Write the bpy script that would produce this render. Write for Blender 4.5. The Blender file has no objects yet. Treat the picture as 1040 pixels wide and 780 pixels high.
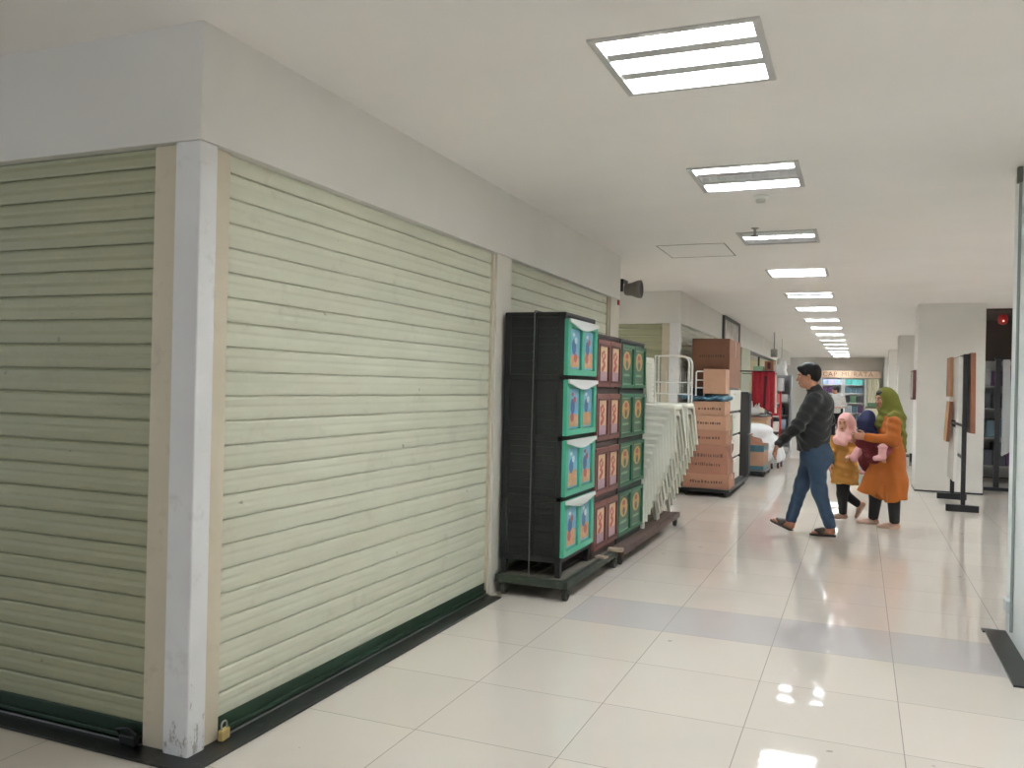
import bpy, bmesh, math, random
import numpy as np
from mathutils import Vector, Matrix
random.seed(7)
PI = math.pi
SC = bpy.context.scene
COL = SC.collection

# ------------------------------------------------------------------ camera, world, exposure
CAM_H = 1.3859
YAW, PITCH, ROLL = 0.3912, 0.0007, 0.0227
F_PX = 857.8
def cam_axes():
    cy, sy, cp, sp = math.cos(YAW), math.sin(YAW), math.cos(PITCH), math.sin(PITCH)
    fw = Vector((-sy*cp, cy*cp, sp)); rt = Vector((cy, sy, 0)); up = rt.cross(fw)
    c, s = math.cos(ROLL), math.sin(ROLL)
    return rt*c+up*s, up*c-rt*s, fw
CR, CU, CF = cam_axes()
cam = bpy.data.cameras.new('camera')
cam.sensor_width = 36.0; cam.sensor_fit = 'HORIZONTAL'
cam.lens = F_PX/1040*36
cam.clip_start = 0.05; cam.clip_end = 200
cam_o = bpy.data.objects.new('camera', cam); COL.objects.link(cam_o)
M4 = Matrix(((CR.x, CU.x, -CF.x, 0), (CR.y, CU.y, -CF.y, 0), (CR.z, CU.z, -CF.z, CAM_H), (0, 0, 0, 1)))
cam_o.matrix_world = M4
SC.camera = cam_o

WORLD_STRENGTH = 0.17
TUBE_STRENGTH = 34.0
EXPOSURE = 2.30
w = bpy.data.worlds.new('mall_daylight'); SC.world = w; w.use_nodes = True
w.node_tree.nodes['Background'].inputs[0].default_value = (0.80, 0.90, 1.0, 1)
w.node_tree.nodes['Background'].inputs[1].default_value = WORLD_STRENGTH
SC.view_settings.view_transform = 'Standard'
SC.view_settings.look = 'None'
SC.view_settings.exposure = EXPOSURE
SC.view_settings.gamma = 1.0
SC.view_settings.use_curve_mapping = False
SC.cycles.max_bounces = 10
SC.cycles.diffuse_bounces = 7
SC.cycles.sample_clamp_indirect = 6.0

# ------------------------------------------------------------------ helpers
def at(u, v, Y):
    """point seen at photo pixel (u, v) on the plane y = Y"""
    d = CF + CR*((u-520)/F_PX) - CU*((v-390)/F_PX)
    t = Y/d.y
    return np.array((d.x*t, Y, CAM_H+d.z*t))

def lin(c):
    c = c/255.0
    return c/12.92 if c <= 0.04045 else ((c+0.055)/1.055)**2.4
def rgb(r, g, b): return (lin(r), lin(g), lin(b), 1.0)

def mat(name, col, rough=0.5, metal=0.0, var=0.0, vscale=8.0, bump=0.0, bscale=60.0, spec=0.5, dirt=None, dscale=3.0, damt=0.5, trans=0.0, sheen=0.0):
    m = bpy.data.materials.new(name); m.use_nodes = True
    nt = m.node_tree; b = nt.nodes['Principled BSDF']
    b.inputs['Base Color'].default_value = rgb(*col)
    b.inputs['Roughness'].default_value = rough
    b.inputs['Metallic'].default_value = metal
    b.inputs['Specular IOR Level'].default_value = spec
    if trans: b.inputs['Transmission Weight'].default_value = trans
    if sheen: b.inputs['Sheen Weight'].default_value = sheen
    tc = nt.nodes.new('ShaderNodeNewGeometry')
    src = None
    if var:
        n = nt.nodes.new('ShaderNodeTexNoise'); n.inputs['Scale'].default_value = vscale; n.inputs['Detail'].default_value = 4
        nt.links.new(tc.outputs['Position'], n.inputs['Vector'])
        mx = nt.nodes.new('ShaderNodeMix'); mx.data_type = 'RGBA'
        c = col; k = 1-var
        mx.inputs[6].default_value = rgb(*[x*k for x in c]); mx.inputs[7].default_value = rgb(*[min(255, x*(1+var*0.5)) for x in c])
        nt.links.new(n.outputs['Fac'], mx.inputs[0]); src = mx.outputs[2]
        nt.links.new(src, b.inputs['Base Color'])
    if dirt:
        n = nt.nodes.new('ShaderNodeTexNoise'); n.inputs['Scale'].default_value = dscale; n.inputs['Detail'].default_value = 8; n.inputs['Roughness'].default_value = 0.7
        nt.links.new(tc.outputs['Position'], n.inputs['Vector'])
        r = nt.nodes.new('ShaderNodeValToRGB'); r.color_ramp.elements[0].position = 0.58; r.color_ramp.elements[1].position = 0.75
        nt.links.new(n.outputs['Fac'], r.inputs[0])
        ml = nt.nodes.new('ShaderNodeMath'); ml.operation = 'MULTIPLY'; ml.inputs[1].default_value = damt
        nt.links.new(r.outputs[0], ml.inputs[0])
        mx = nt.nodes.new('ShaderNodeMix'); mx.data_type = 'RGBA'
        if src: nt.links.new(src, mx.inputs[6])
        else: mx.inputs[6].default_value = rgb(*col)
        mx.inputs[7].default_value = rgb(*dirt)
        nt.links.new(ml.outputs[0], mx.inputs[0]); nt.links.new(mx.outputs[2], b.inputs['Base Color'])
    if bump:
        n = nt.nodes.new('ShaderNodeTexNoise'); n.inputs['Scale'].default_value = bscale; n.inputs['Detail'].default_value = 3
        nt.links.new(tc.outputs['Position'], n.inputs['Vector'])
        bp = nt.nodes.new('ShaderNodeBump'); bp.inputs['Strength'].default_value = bump; bp.inputs['Distance'].default_value = 0.01
        nt.links.new(n.outputs['Fac'], bp.inputs['Height']); nt.links.new(bp.outputs['Normal'], b.inputs['Normal'])
    return m

def emis(name, col, strength):
    m = bpy.data.materials.new(name); m.use_nodes = True
    b = m.node_tree.nodes['Principled BSDF']
    b.inputs['Base Color'].default_value = rgb(*col)
    b.inputs['Emission Color'].default_value = rgb(*col)
    b.inputs['Emission Strength'].default_value = strength
    return m

WL = {}                                                   # world location of every object's origin
def cnt(a): return np.array(a, float)

class MB:
    """collects shapes in world coordinates and links them as one mesh object"""
    def __init__(s): s.v = []; s.f = []; s.m = []; s.sm = []
    def add(s, vs, fs, m=0, smooth=False):
        o = len(s.v); s.v += [tuple(map(float, v)) for v in vs]
        for f in fs: s.f.append([i+o for i in f]); s.m.append(m); s.sm.append(smooth)
        return s
    def box(s, x0, x1, y0, y1, z0, z1, m=0, rot=0.0, piv=None):
        vs = [(x, y, z) for x in (x0, x1) for y in (y0, y1) for z in (z0, z1)]
        if rot:
            px, py = piv if piv else ((x0+x1)/2, (y0+y1)/2); c, sn = math.cos(rot), math.sin(rot)
            vs = [(px+(x-px)*c-(y-py)*sn, py+(x-px)*sn+(y-py)*c, z) for x, y, z in vs]
        return s.add(vs, [(0,1,3,2), (4,6,7,5), (0,4,5,1), (2,3,7,6), (0,2,6,4), (1,5,7,3)], m)
    def rbox(s, x0, x1, y0, y1, z0, z1, r=0.01, m=0, seg=2, rot=0.0):
        b = bmesh.new(); bmesh.ops.create_cube(b, size=1)
        for v in b.verts: v.co = Vector(((x0+x1)/2+v.co.x*(x1-x0), (y0+y1)/2+v.co.y*(y1-y0), (z0+z1)/2+v.co.z*(z1-z0)))
        bmesh.ops.bevel(b, geom=b.edges[:], offset=r, segments=seg, affect='EDGES', profile=0.5)
        if rot: bmesh.ops.rotate(b, verts=b.verts, cent=((x0+x1)/2, (y0+y1)/2, z0), matrix=Matrix.Rotation(rot, 3, 'Z'))
        b.verts.index_update()
        s.add([v.co[:] for v in b.verts], [[v.index for v in f.verts] for f in b.faces], m); b.free(); return s
    def hexa(s, p, m=0):
        """8 corners: bottom ring of 4, top ring of 4"""
        return s.add(p, [(3,2,1,0), (4,5,6,7), (0,1,5,4), (1,2,6,5), (2,3,7,6), (3,0,4,7)], m)
    def tube(s, pts, r, n=8, m=0, cap=True, smooth=True):
        P = [Vector(p) for p in pts]; rs = r if hasattr(r, '__len__') else [r]*len(P)
        ref = None; vs = []
        for i, p in enumerate(P):
            t = (P[min(i+1, len(P)-1)]-P[max(i-1, 0)]).normalized()
            if ref is None: ref = Vector((0, 0, 1)) if abs(t.z) < 0.9 else Vector((1, 0, 0))
            a = (ref-t*ref.dot(t)).normalized(); b = t.cross(a); ref = a
            vs += [p+(a*math.cos(2*PI*k/n)+b*math.sin(2*PI*k/n))*rs[i] for k in range(n)]
        fs = [(i*n+k, i*n+(k+1) % n, (i+1)*n+(k+1) % n, (i+1)*n+k) for i in range(len(P)-1) for k in range(n)]
        s.add(vs, fs, m, smooth)
        if cap:
            s.add(vs[:n], [list(range(n))[::-1]], m); s.add(vs[-n:], [list(range(n))], m)
        return s
    def lathe(s, prof, c, n=20, m=0, axis='z', smooth=True):
        vs = []
        for r, h in prof:
            for k in range(n):
                a = 2*PI*k/n; x, y = r*math.cos(a), r*math.sin(a)
                vs.append({'z': (c[0]+x, c[1]+y, c[2]+h), 'y': (c[0]+x, c[1]+h, c[2]-y), 'x': (c[0]+h, c[1]+x, c[2]+y)}[axis])
        fs = [(i*n+k, i*n+(k+1) % n, (i+1)*n+(k+1) % n, (i+1)*n+k) for i in range(len(prof)-1) for k in range(n)]
        return s.add(vs, fs, m, smooth)
    def ell(s, c, r, nu=12, nv=8, m=0):
        prof = [(max(1e-4, math.sin(PI*i/nv)), -math.cos(PI*i/nv)) for i in range(nv+1)]
        vs = [(c[0]+r[0]*a*math.cos(2*PI*k/nu), c[1]+r[1]*a*math.sin(2*PI*k/nu), c[2]+r[2]*h) for a, h in prof for k in range(nu)]
        fs = [(i*nu+k, i*nu+(k+1) % nu, (i+1)*nu+(k+1) % nu, (i+1)*nu+k) for i in range(nv) for k in range(nu)]
        return s.add(vs, fs, m, True)
    def prism(s, poly, a0, a1, axis='x', m=0):
        """polygon in the two other axes (order y,z / x,z / x,y) pushed from a0 to a1"""
        def P(p, a): return {'x': (a, p[0], p[1]), 'y': (p[0], a, p[1]), 'z': (p[0], p[1], a)}[axis]
        n = len(poly); vs = [P(p, a0) for p in poly]+[P(p, a1) for p in poly]
        fs = [(i, (i+1) % n, n+(i+1) % n, n+i) for i in range(n)]+[list(range(n))[::-1], list(range(n, 2*n))]
        return s.add(vs, fs, m)
    def build(s, name, mats, parent=None, bevel=0.0, loc=None, fix=True):
        me = bpy.data.meshes.new(name)
        if parent is not None: L = WL[parent.name]
        elif loc is not None: L = cnt(loc)
        else:
            V = np.array(s.v); L = np.array([(V[:, 0].min()+V[:, 0].max())/2, (V[:, 1].min()+V[:, 1].max())/2, V[:, 2].min()])
        me.from_pydata([tuple(np.array(v)-L) for v in s.v], [], s.f)
        for q in (mats if isinstance(mats, (list, tuple)) else [mats]): me.materials.append(q)
        me.polygons.foreach_set('material_index', s.m); me.polygons.foreach_set('use_smooth', s.sm)
        if fix:
            b = bmesh.new(); b.from_mesh(me); bmesh.ops.recalc_face_normals(b, faces=b.faces); b.to_mesh(me); b.free()
        me.update()
        o = bpy.data.objects.new(name, me); COL.objects.link(o)
        if parent is not None: o.parent = parent
        else: o.location = L
        WL[o.name] = L
        if bevel:
            bm = o.modifiers.new('soft_edges', 'BEVEL'); bm.width = bevel; bm.segments = 2; bm.limit_method = 'ANGLE'
        return o

def tag(o, label=None, cat=None, group=None, kind=None):
    if label: o['label'] = label
    if cat: o['category'] = cat
    if group: o['group'] = group
    if kind: o['kind'] = kind
    return o
def thing(name, label, cat, loc, group=None):
    o = bpy.data.objects.new(name, None); COL.objects.link(o); o.location = loc; o.empty_display_size = 0.1
    WL[o.name] = cnt(loc); return tag(o, label, cat, group)
def struct(o): o['kind'] = 'structure'; return o
def dup(root, loc, label=None, rotz=None):
    r = root.copy(); COL.objects.link(r); r.location = loc
    if rotz is not None: r.rotation_euler = (0, 0, rotz)
    if label: r['label'] = label
    WL[r.name] = cnt(loc)
    for ch in list(root.children):
        c = ch.copy(); COL.objects.link(c); c.parent = r
        for g in list(ch.children):
            d = g.copy(); COL.objects.link(d); d.parent = c
    return r

# ---- soft bodies: smooth-blended distance shapes turned into one continuous surface
def unit(v): v = np.array(v, float); return v/np.linalg.norm(v)
def frame(f, u):
    f = unit(f); u = np.array(u, float); u = unit(u-f*u.dot(f)); return np.array([f, np.cross(u, f), u])
class Soft:
    def __init__(s, k=0.02): s.p = []; s.k = k; s.fn = None
    def cap(s, a, b, r0, r1=None, k=None, sc=None, fr=None, sub=False):
        s.p.append(('c', cnt(a), cnt(b), r0, r0 if r1 is None else r1, s.k if k is None else k, cnt(sc if sc is not None else (1, 1, 1)), np.eye(3) if fr is None else fr, sub)); return s
    def chain(s, pts, rs, k=None, sc=None, fr=None):
        for i in range(len(pts)-1): s.cap(pts[i], pts[i+1], rs[i], rs[i+1], k, sc, fr)
        return s
    def ell(s, c, r, fr=None, k=None, sub=False):
        s.p.append(('e', cnt(c), cnt(r), None, None, s.k if k is None else k, None, np.eye(3) if fr is None else fr, sub)); return s
    def cut(s, c, n, k=0.004):
        s.p.append(('p', cnt(c), unit(n), None, None, k, None, None, True)); return s
    def surface(s, h):
        lo = np.full(3, 1e9); hi = -lo
        box = []
        for q in s.p:
            if q[0] == 'c':
                R = max(q[3], q[4])*max(q[6]); a = np.minimum(q[1], q[2])-R; b = np.maximum(q[1], q[2])+R
            elif q[0] == 'e': a = q[1]-q[2].max(); b = q[1]+q[2].max()
            else: box.append(None); continue
            box.append((a, b))
            if not q[8]: lo = np.minimum(lo, a); hi = np.maximum(hi, b)
        lo -= 3*h; hi += 3*h
        n = np.ceil((hi-lo)/h).astype(int)+1
        ax = [(lo[i]+h*np.arange(n[i])).astype(np.float32) for i in range(3)]
        D = np.full(tuple(n), 0.2, np.float32)
        for q, bb in zip(s.p, box):
            k = q[5]
            if bb is None: i0, i1 = np.zeros(3, int), n
            else:
                i0 = np.clip(np.floor((bb[0]-k-2*h-lo)/h).astype(int), 0, n-1); i1 = np.clip(np.ceil((bb[1]+k+2*h-lo)/h).astype(int)+1, 1, n)
            sl = tuple(slice(a, b) for a, b in zip(i0, i1))
            X, Y, Z = np.meshgrid(ax[0][sl[0]], ax[1][sl[1]], ax[2][sl[2]], indexing='ij', sparse=True)
            if q[0] == 'p':
                d = (X-q[1][0])*q[2][0]+(Y-q[1][1])*q[2][1]+(Z-q[1][2])*q[2][2]
                d = -d
            else:
                fr = q[7]; c = q[1]; qx, qy, qz = X-c[0], Y-c[1], Z-c[2]
                L = [fr[j][0]*qx+fr[j][1]*qy+fr[j][2]*qz for j in range(3)]
                if q[0] == 'c':
                    sc = q[6]; v = (fr@(q[2]-q[1]))/sc; L = [L[j]/sc[j] for j in range(3)]
                    vv = max(v.dot(v), 1e-9); t = np.clip((L[0]*v[0]+L[1]*v[1]+L[2]*v[2])/vv, 0, 1)
                    d = np.sqrt((L[0]-t*v[0])**2+(L[1]-t*v[1])**2+(L[2]-t*v[2])**2)-(q[3]+t*(q[4]-q[3])); d = d*sc.min()
                else:
                    r = q[2]; k0 = np.sqrt((L[0]/r[0])**2+(L[1]/r[1])**2+(L[2]/r[2])**2); k1 = np.sqrt((L[0]/r[0]**2)**2+(L[1]/r[1]**2)**2+(L[2]/r[2]**2)**2)
                    d = k0*(k0-1)/np.maximum(k1, 1e-6)
            d = d.astype(np.float32); A = D[sl]
            if q[8]: a, b = -A, d; 
            else: a, b = A, d
            hh = np.maximum(k-np.abs(a-b), 0)/k if k > 0 else 0
            r_ = np.minimum(a, b)-hh*hh*k*0.25
            D[sl] = -r_ if q[8] else r_
        if s.fn is not None:
            X, Y, Z = np.meshgrid(*ax, indexing='ij', sparse=True); D = D+s.fn(X, Y, Z).astype(np.float32)
        S = D < 0
        c8 = sum(S[i:n[0]-1+i, j:n[1]-1+j, l:n[2]-1+l].astype(np.int8) for i in (0, 1) for j in (0, 1) for l in (0, 1))
        I = np.argwhere((c8 > 0) & (c8 < 8)); idx = np.full(c8.shape, -1, np.int64); idx[tuple(I.T)] = np.arange(len(I))
        acc = np.zeros((len(I), 3)); num = np.zeros(len(I))
        for a_ in range(3):
            o1, o2 = [j for j in range(3) if j != a_]
            for u in (0, 1):
                for v in (0, 1):
                    off = np.zeros(3, int); off[o1] = u; off[o2] = v; e = np.zeros(3, int); e[a_] = 1
                    P0 = I+off; P1 = P0+e; d0 = D[tuple(P0.T)]; d1 = D[tuple(P1.T)]
                    cr = (d0 < 0) != (d1 < 0); t = np.where(cr, d0/np.where(cr, d0-d1, 1), 0)
                    acc += np.where(cr[:, None], P0+t[:, None]*e, 0); num += cr
        V = lo+h*(acc/num[:, None])
        F = []
        for a_ in range(3):
            b_, c_ = (a_+1) % 3, (a_+2) % 3
            s0 = [slice(None)]*3; s1 = [slice(None)]*3; s0[a_] = slice(0, -1); s1[a_] = slice(1, None)
            E = np.argwhere(S[tuple(s0)] != S[tuple(s1)])
            E = E[(E[:, b_] > 0) & (E[:, c_] > 0) & (E[:, b_] < n[b_]-1) & (E[:, c_] < n[c_]-1)]
            ins = S[tuple(E.T)]
            db = np.zeros(3, int); db[b_] = 1; dc = np.zeros(3, int); dc[c_] = 1
            Q = np.stack([idx[tuple((E-db-dc).T)], idx[tuple((E-dc).T)], idx[tuple(E.T)], idx[tuple((E-db).T)]], 1)
            Q[~ins] = Q[~ins][:, ::-1]; F.append(Q[(Q >= 0).all(1)])
        return V, np.concatenate(F)
    def build(s, name, m, parent, h=0.008, label=None):
        V, F = s.surface(h); b = MB(); b.v = [tuple(v) for v in V]; b.f = F.tolist(); b.m = [0]*len(F); b.sm = [True]*len(F)
        o = b.build(name, m, parent, fix=False)
        if label: o['label'] = label
        return o

# ------------------------------------------------------------------ materials
m_ceil = mat('ceiling_paint', (236, 233, 229), 0.9, var=0.03, vscale=1.5)
m_wall = mat('white_wall_paint', (222, 220, 214), 0.75, var=0.04, vscale=2.0, bump=0.05, bscale=25)
m_col = mat('scuffed_white_paint', (226, 226, 226), 0.7, var=0.04, vscale=6, dirt=(150, 140, 132), dscale=7, damt=0.35)
def wear(m, top, amount):
    nt = m.node_tree; b = nt.nodes['Principled BSDF']; old = b.inputs['Base Color'].links[0].from_socket
    g = nt.nodes.new('ShaderNodeNewGeometry'); n = nt.nodes.new('ShaderNodeTexNoise'); n.inputs['Scale'].default_value = 16; n.inputs['Detail'].default_value = 9; n.inputs['Roughness'].default_value = 0.75
    mp = nt.nodes.new('ShaderNodeMapping'); mp.inputs['Scale'].default_value = (1.6, 1.6, 0.6); nt.links.new(g.outputs['Position'], mp.inputs[0]); nt.links.new(mp.outputs[0], n.inputs['Vector'])
    sp = nt.nodes.new('ShaderNodeSeparateXYZ'); nt.links.new(g.outputs['Position'], sp.inputs[0])
    mr = nt.nodes.new('ShaderNodeMapRange'); mr.inputs[1].default_value = top; mr.inputs[2].default_value = 0.0; mr.inputs[3].default_value = 0.0; mr.inputs[4].default_value = 0.16; nt.links.new(sp.outputs[2], mr.inputs[0])
    ad = nt.nodes.new('ShaderNodeMath'); ad.operation = 'ADD'; nt.links.new(n.outputs['Fac'], ad.inputs[0]); nt.links.new(mr.outputs[0], ad.inputs[1])
    gt = nt.nodes.new('ShaderNodeMapRange'); gt.inputs[1].default_value = 0.66; gt.inputs[2].default_value = 0.70; gt.inputs[4].default_value = amount; nt.links.new(ad.outputs[0], gt.inputs[0])
    mx = nt.nodes.new('ShaderNodeMix'); mx.data_type = 'RGBA'; nt.links.new(gt.outputs[0], mx.inputs[0]); nt.links.new(old, mx.inputs[6]); mx.inputs[7].default_value = rgb(120, 104, 92); nt.links.new(mx.outputs[2], b.inputs['Base Color'])
wear(m_col, 0.33, 0.6)
m_pil = mat('pilaster_paint', (212, 208, 196), 0.7, var=0.05, vscale=3)
m_cream = mat('cream_steel_channel', (206, 196, 174), 0.45, var=0.06, vscale=4, dirt=(120, 95, 75), dscale=9, damt=0.3)
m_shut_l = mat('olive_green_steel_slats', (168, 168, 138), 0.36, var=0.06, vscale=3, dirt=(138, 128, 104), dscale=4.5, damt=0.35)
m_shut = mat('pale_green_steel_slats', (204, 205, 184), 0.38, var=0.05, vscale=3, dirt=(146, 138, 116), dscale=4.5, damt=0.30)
m_dgreen = mat('dark_green_enamel', (28, 54, 34), 0.45, var=0.2, vscale=15)
m_strip = mat('black_granite', (27, 29, 29), 0.30, var=0.6, vscale=40, dirt=(120, 118, 112), dscale=14, damt=0.45)
m_steel = mat('dull_steel', (165, 165, 162), 0.35, 0.9, var=0.1)
m_black = mat('black_paint', (24, 24, 25), 0.4, var=0.15, vscale=12)
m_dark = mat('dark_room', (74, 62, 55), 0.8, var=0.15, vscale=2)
m_brass = mat('brass', (222, 196, 130), 0.45, 0.5, var=0.1, vscale=30)
m_rubber = mat('grey_rubber', (70, 68, 64), 0.7, var=0.2, vscale=20)
m_white = mat('white_enamel', (232, 231, 226), 0.35)
m_frame_l = mat('lamp_trim', (184, 183, 180), 0.5)
m_baffle = mat('lamp_baffle', (180, 180, 177), 0.4)
m_reflect = mat('lamp_reflector', (232, 232, 232), 0.3)
m_louver = mat('lamp_louver', (225, 226, 226), 0.35)
m_tube = emis('lit_tube', (241, 249, 255), TUBE_STRENGTH)
m_tube_off = mat('unlit_tube', (205, 206, 204), 0.3)

def specks(m, col, scale, thr, amount, stretch):
    nt = m.node_tree; b = nt.nodes['Principled BSDF']; old = b.inputs['Base Color'].links[0].from_socket
    g = nt.nodes.new('ShaderNodeNewGeometry'); mp = nt.nodes.new('ShaderNodeMapping'); mp.inputs['Scale'].default_value = stretch; nt.links.new(g.outputs['Position'], mp.inputs[0])
    n = nt.nodes.new('ShaderNodeTexNoise'); n.inputs['Scale'].default_value = scale; n.inputs['Detail'].default_value = 3; nt.links.new(mp.outputs[0], n.inputs['Vector'])
    mr = nt.nodes.new('ShaderNodeMapRange'); mr.inputs[1].default_value = thr; mr.inputs[2].default_value = thr+0.02; mr.inputs[4].default_value = amount; nt.links.new(n.outputs['Fac'], mr.inputs[0])
    mx = nt.nodes.new('ShaderNodeMix'); mx.data_type = 'RGBA'; nt.links.new(mr.outputs[0], mx.inputs[0]); nt.links.new(old, mx.inputs[6]); mx.inputs[7].default_value = rgb(*col); nt.links.new(mx.outputs[2], b.inputs['Base Color'])
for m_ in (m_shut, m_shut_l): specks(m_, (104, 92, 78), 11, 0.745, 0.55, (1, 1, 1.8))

def floor_mat(name, col, grout):
    m = bpy.data.materials.new(name); m.use_nodes = True; nt = m.node_tree; b = nt.nodes['Principled BSDF']
    g = nt.nodes.new('ShaderNodeNewGeometry'); sp = nt.nodes.new('ShaderNodeSeparateXYZ'); nt.links.new(g.outputs['Position'], sp.inputs[0])
    def mth(op, a, bb=None, c=None):
        n = nt.nodes.new('ShaderNodeMath'); n.operation = op
        for i, x in enumerate((a, bb, c)):
            if x is None: continue
            if isinstance(x, (int, float)): n.inputs[i].default_value = x
            else: nt.links.new(x, n.inputs[i])
        return n.outputs[0]
    ts = []; ids = []
    for ax, o in ((0, -1.0148), (1, 4.184)):
        t = mth('DIVIDE', mth('SUBTRACT', sp.outputs[ax], o), 0.6); ids.append(mth('FLOOR', t))
        d = mth('ABSOLUTE', mth('SUBTRACT', mth('FRACT', mth('ADD', t, 0.5)), 0.5)); ts.append(mth('LESS_THAN', d, 0.0032))
    line = mth('MAXIMUM', ts[0], ts[1])
    cb = nt.nodes.new('ShaderNodeCombineXYZ'); nt.links.new(ids[0], cb.inputs[0]); nt.links.new(ids[1], cb.inputs[1])
    wn = nt.nodes.new('ShaderNodeTexWhiteNoise'); wn.noise_dimensions = '2D'; nt.links.new(cb.outputs[0], wn.inputs['Vector'])
    n1 = nt.nodes.new('ShaderNodeTexNoise'); n1.inputs['Scale'].default_value = 2.2; n1.inputs['Detail'].default_value = 5
    nt.links.new(g.outputs['Position'], n1.inputs['Vector'])
    f = mth('ADD', mth('MULTIPLY', wn.outputs['Value'], 0.5), mth('MULTIPLY', n1.outputs['Fac'], 0.5))
    mx = nt.nodes.new('ShaderNodeMix'); mx.data_type = 'RGBA'
    mx.inputs[6].default_value = rgb(*[x*0.965 for x in col]); mx.inputs[7].default_value = rgb(*[min(255, x*1.02) for x in col]); nt.links.new(f, mx.inputs[0])
    # scuffs: short dark smudges
    n2 = nt.nodes.new('ShaderNodeTexNoise'); n2.inputs['Scale'].default_value = 9; n2.inputs['Detail'].default_value = 2
    nt.links.new(g.outputs['Position'], n2.inputs['Vector'])
    sc_ = mth('MULTIPLY', mth('GREATER_THAN', n2.outputs['Fac'], 0.755), 0.45)
    mx2 = nt.nodes.new('ShaderNodeMix'); mx2.data_type = 'RGBA'; nt.links.new(mx.outputs[2], mx2.inputs[6]); mx2.inputs[7].default_value = rgb(110, 104, 98); nt.links.new(sc_, mx2.inputs[0])
    mx3 = nt.nodes.new('ShaderNodeMix'); mx3.data_type = 'RGBA'; nt.links.new(mx2.outputs[2], mx3.inputs[6]); mx3.inputs[7].default_value = rgb(*grout); nt.links.new(line, mx3.inputs[0])
    nt.links.new(mx3.outputs[2], b.inputs['Base Color'])
    rg = mth('ADD', mth('MULTIPLY', n1.outputs['Fac'], 0.03), 0.02); nt.links.new(mth('ADD', rg, mth('MULTIPLY', line, 0.15)), b.inputs['Roughness'])
    b.inputs['Specular IOR Level'].default_value = 0.9
    return m
m_floor = floor_mat('cream_porcelain_tiles', (225, 216, 205), (168, 159, 149))
m_floor_g = floor_mat('grey_porcelain_tiles', (210, 204, 202), (176, 169, 165))

# ------------------------------------------------------------------ the setting
A = -2.213                     # plane of the shop fascias and columns
YC, YE, Y2 = 2.377, 8.119, 11.119
FB, CH = 2.2463, 2.6736        # fascia underside, ceiling
YEND = 34.0
b = MB()
def quad(b, x0, x1, y0, y1, z, m=0): b.add([(x0, y0, z), (x1, y0, z), (x1, y1, z), (x0, y1, z)], [(0, 1, 2, 3)], m)
TX0, TY0 = -1.0148-0.6, 4.184+0.6
quad(b, -9, 9, -7, TY0, 0); quad(b, -9, TX0, TY0, TY0+0.6, 0); quad(b, TX0, 9, TY0, TY0+0.6, 0, 1); quad(b, -9, 9, TY0+0.6, YEND+1, 0)
struct(b.build('floor', [m_floor, m_floor_g], loc=(0, 0, 0)))

LY = [3.31, 5.26, 7.40, 9.66, 11.93, 13.93, 16.1, 18.1, 20.2, 22.3, 24.4, 26.5, 28.6, 30.7, 32.6]
LX0, LX1 = -0.955, -0.36; LH = 0.30
ADDED_BACK = [-2.9, -5.0]  # unseen lights added behind the camera to raise the brightness
ADDED_SIDE = [(-4.6, 9.6), (-6.8, 9.6)]  # unseen side passage lights, added for brightness
ADDED_HALL = [(x, y) for x in (3.1, 6.0) for y in (0.4, 3.4, 6.4, 9.4, 12.4)]+[(x, y) for x in (3.1, 6.0) for y in (19.0, 22.5, 26.0, 29.5)]  # unseen right hall rows, added for more bounce onto the ceiling
ADDED_SIDE = ADDED_SIDE+ADDED_HALL
holes = [(LX0, LX1, y-LH, y+LH) for y in LY+ADDED_BACK]+[(x-0.2975, x+0.2975, y-LH, y+LH) for x, y in ADDED_SIDE]
xs = sorted({-9.0, 9.0} | {h[0] for h in holes} | {h[1] for h in holes}); ys = sorted({-7.0, YEND+1} | {h[2] for h in holes} | {h[3] for h in holes})
b = MB()
for i in range(len(xs)-1):
    run = None
    for j in range(len(ys)-1):
        cx, cy = (xs[i]+xs[i+1])/2, (ys[j]+ys[j+1])/2
        if any(h[0] < cx < h[1] and h[2] < cy < h[3] for h in holes):
            if run is not None: quad(b, xs[i], xs[i+1], run, ys[j], CH); run = None
        elif run is None: run = ys[j]
    if run is not None: quad(b, xs[i], xs[i+1], run, ys[-1], CH)
struct(b.build('ceiling', m_ceil, loc=(0, 0, CH)))

# first shop block
b = MB(); b.box(-9, A, YC, YE, FB, CH+0.12)
struct(b.build('wall_left', m_wall))
b = MB(); b.box(-8.9, -2.36, YC+0.14, YE-0.02, 0.0, FB-0.001); struct(b.build('wall_shop_inside', m_dark))
b = MB(); b.rbox(-2.336, A-0.006, YC+0.006, YC+0.096, 0, FB, 0.006); struct(b.build('trim_1', m_col))
b = MB(); b.rbox(-2.32, A-0.006, 5.085, 5.335, 0, FB, 0.005); struct(b.build('trim_2', m_pil))
b = MB(); b.rbox(-2.32, A-0.006, 7.815, YE-0.006, 0, FB, 0.005); struct(b.build('trim_3', m_pil))
b = MB(); b.box(-8.9, -2.33, YE-0.02, YE-0.005, 0, FB); struct(b.build('wall_side_passage', m_wall))
# granite threshold along the first shop
b = MB(); b.prism([(-8.9, 2.30), (-2.125, 2.30), (-2.125, 5.05), (-2.30, 5.05), (-2.30, 2.43), (-8.9, 2.43)], 0.0005, 0.010, 'z')
struct(b.build('trim_4', m_strip))

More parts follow.
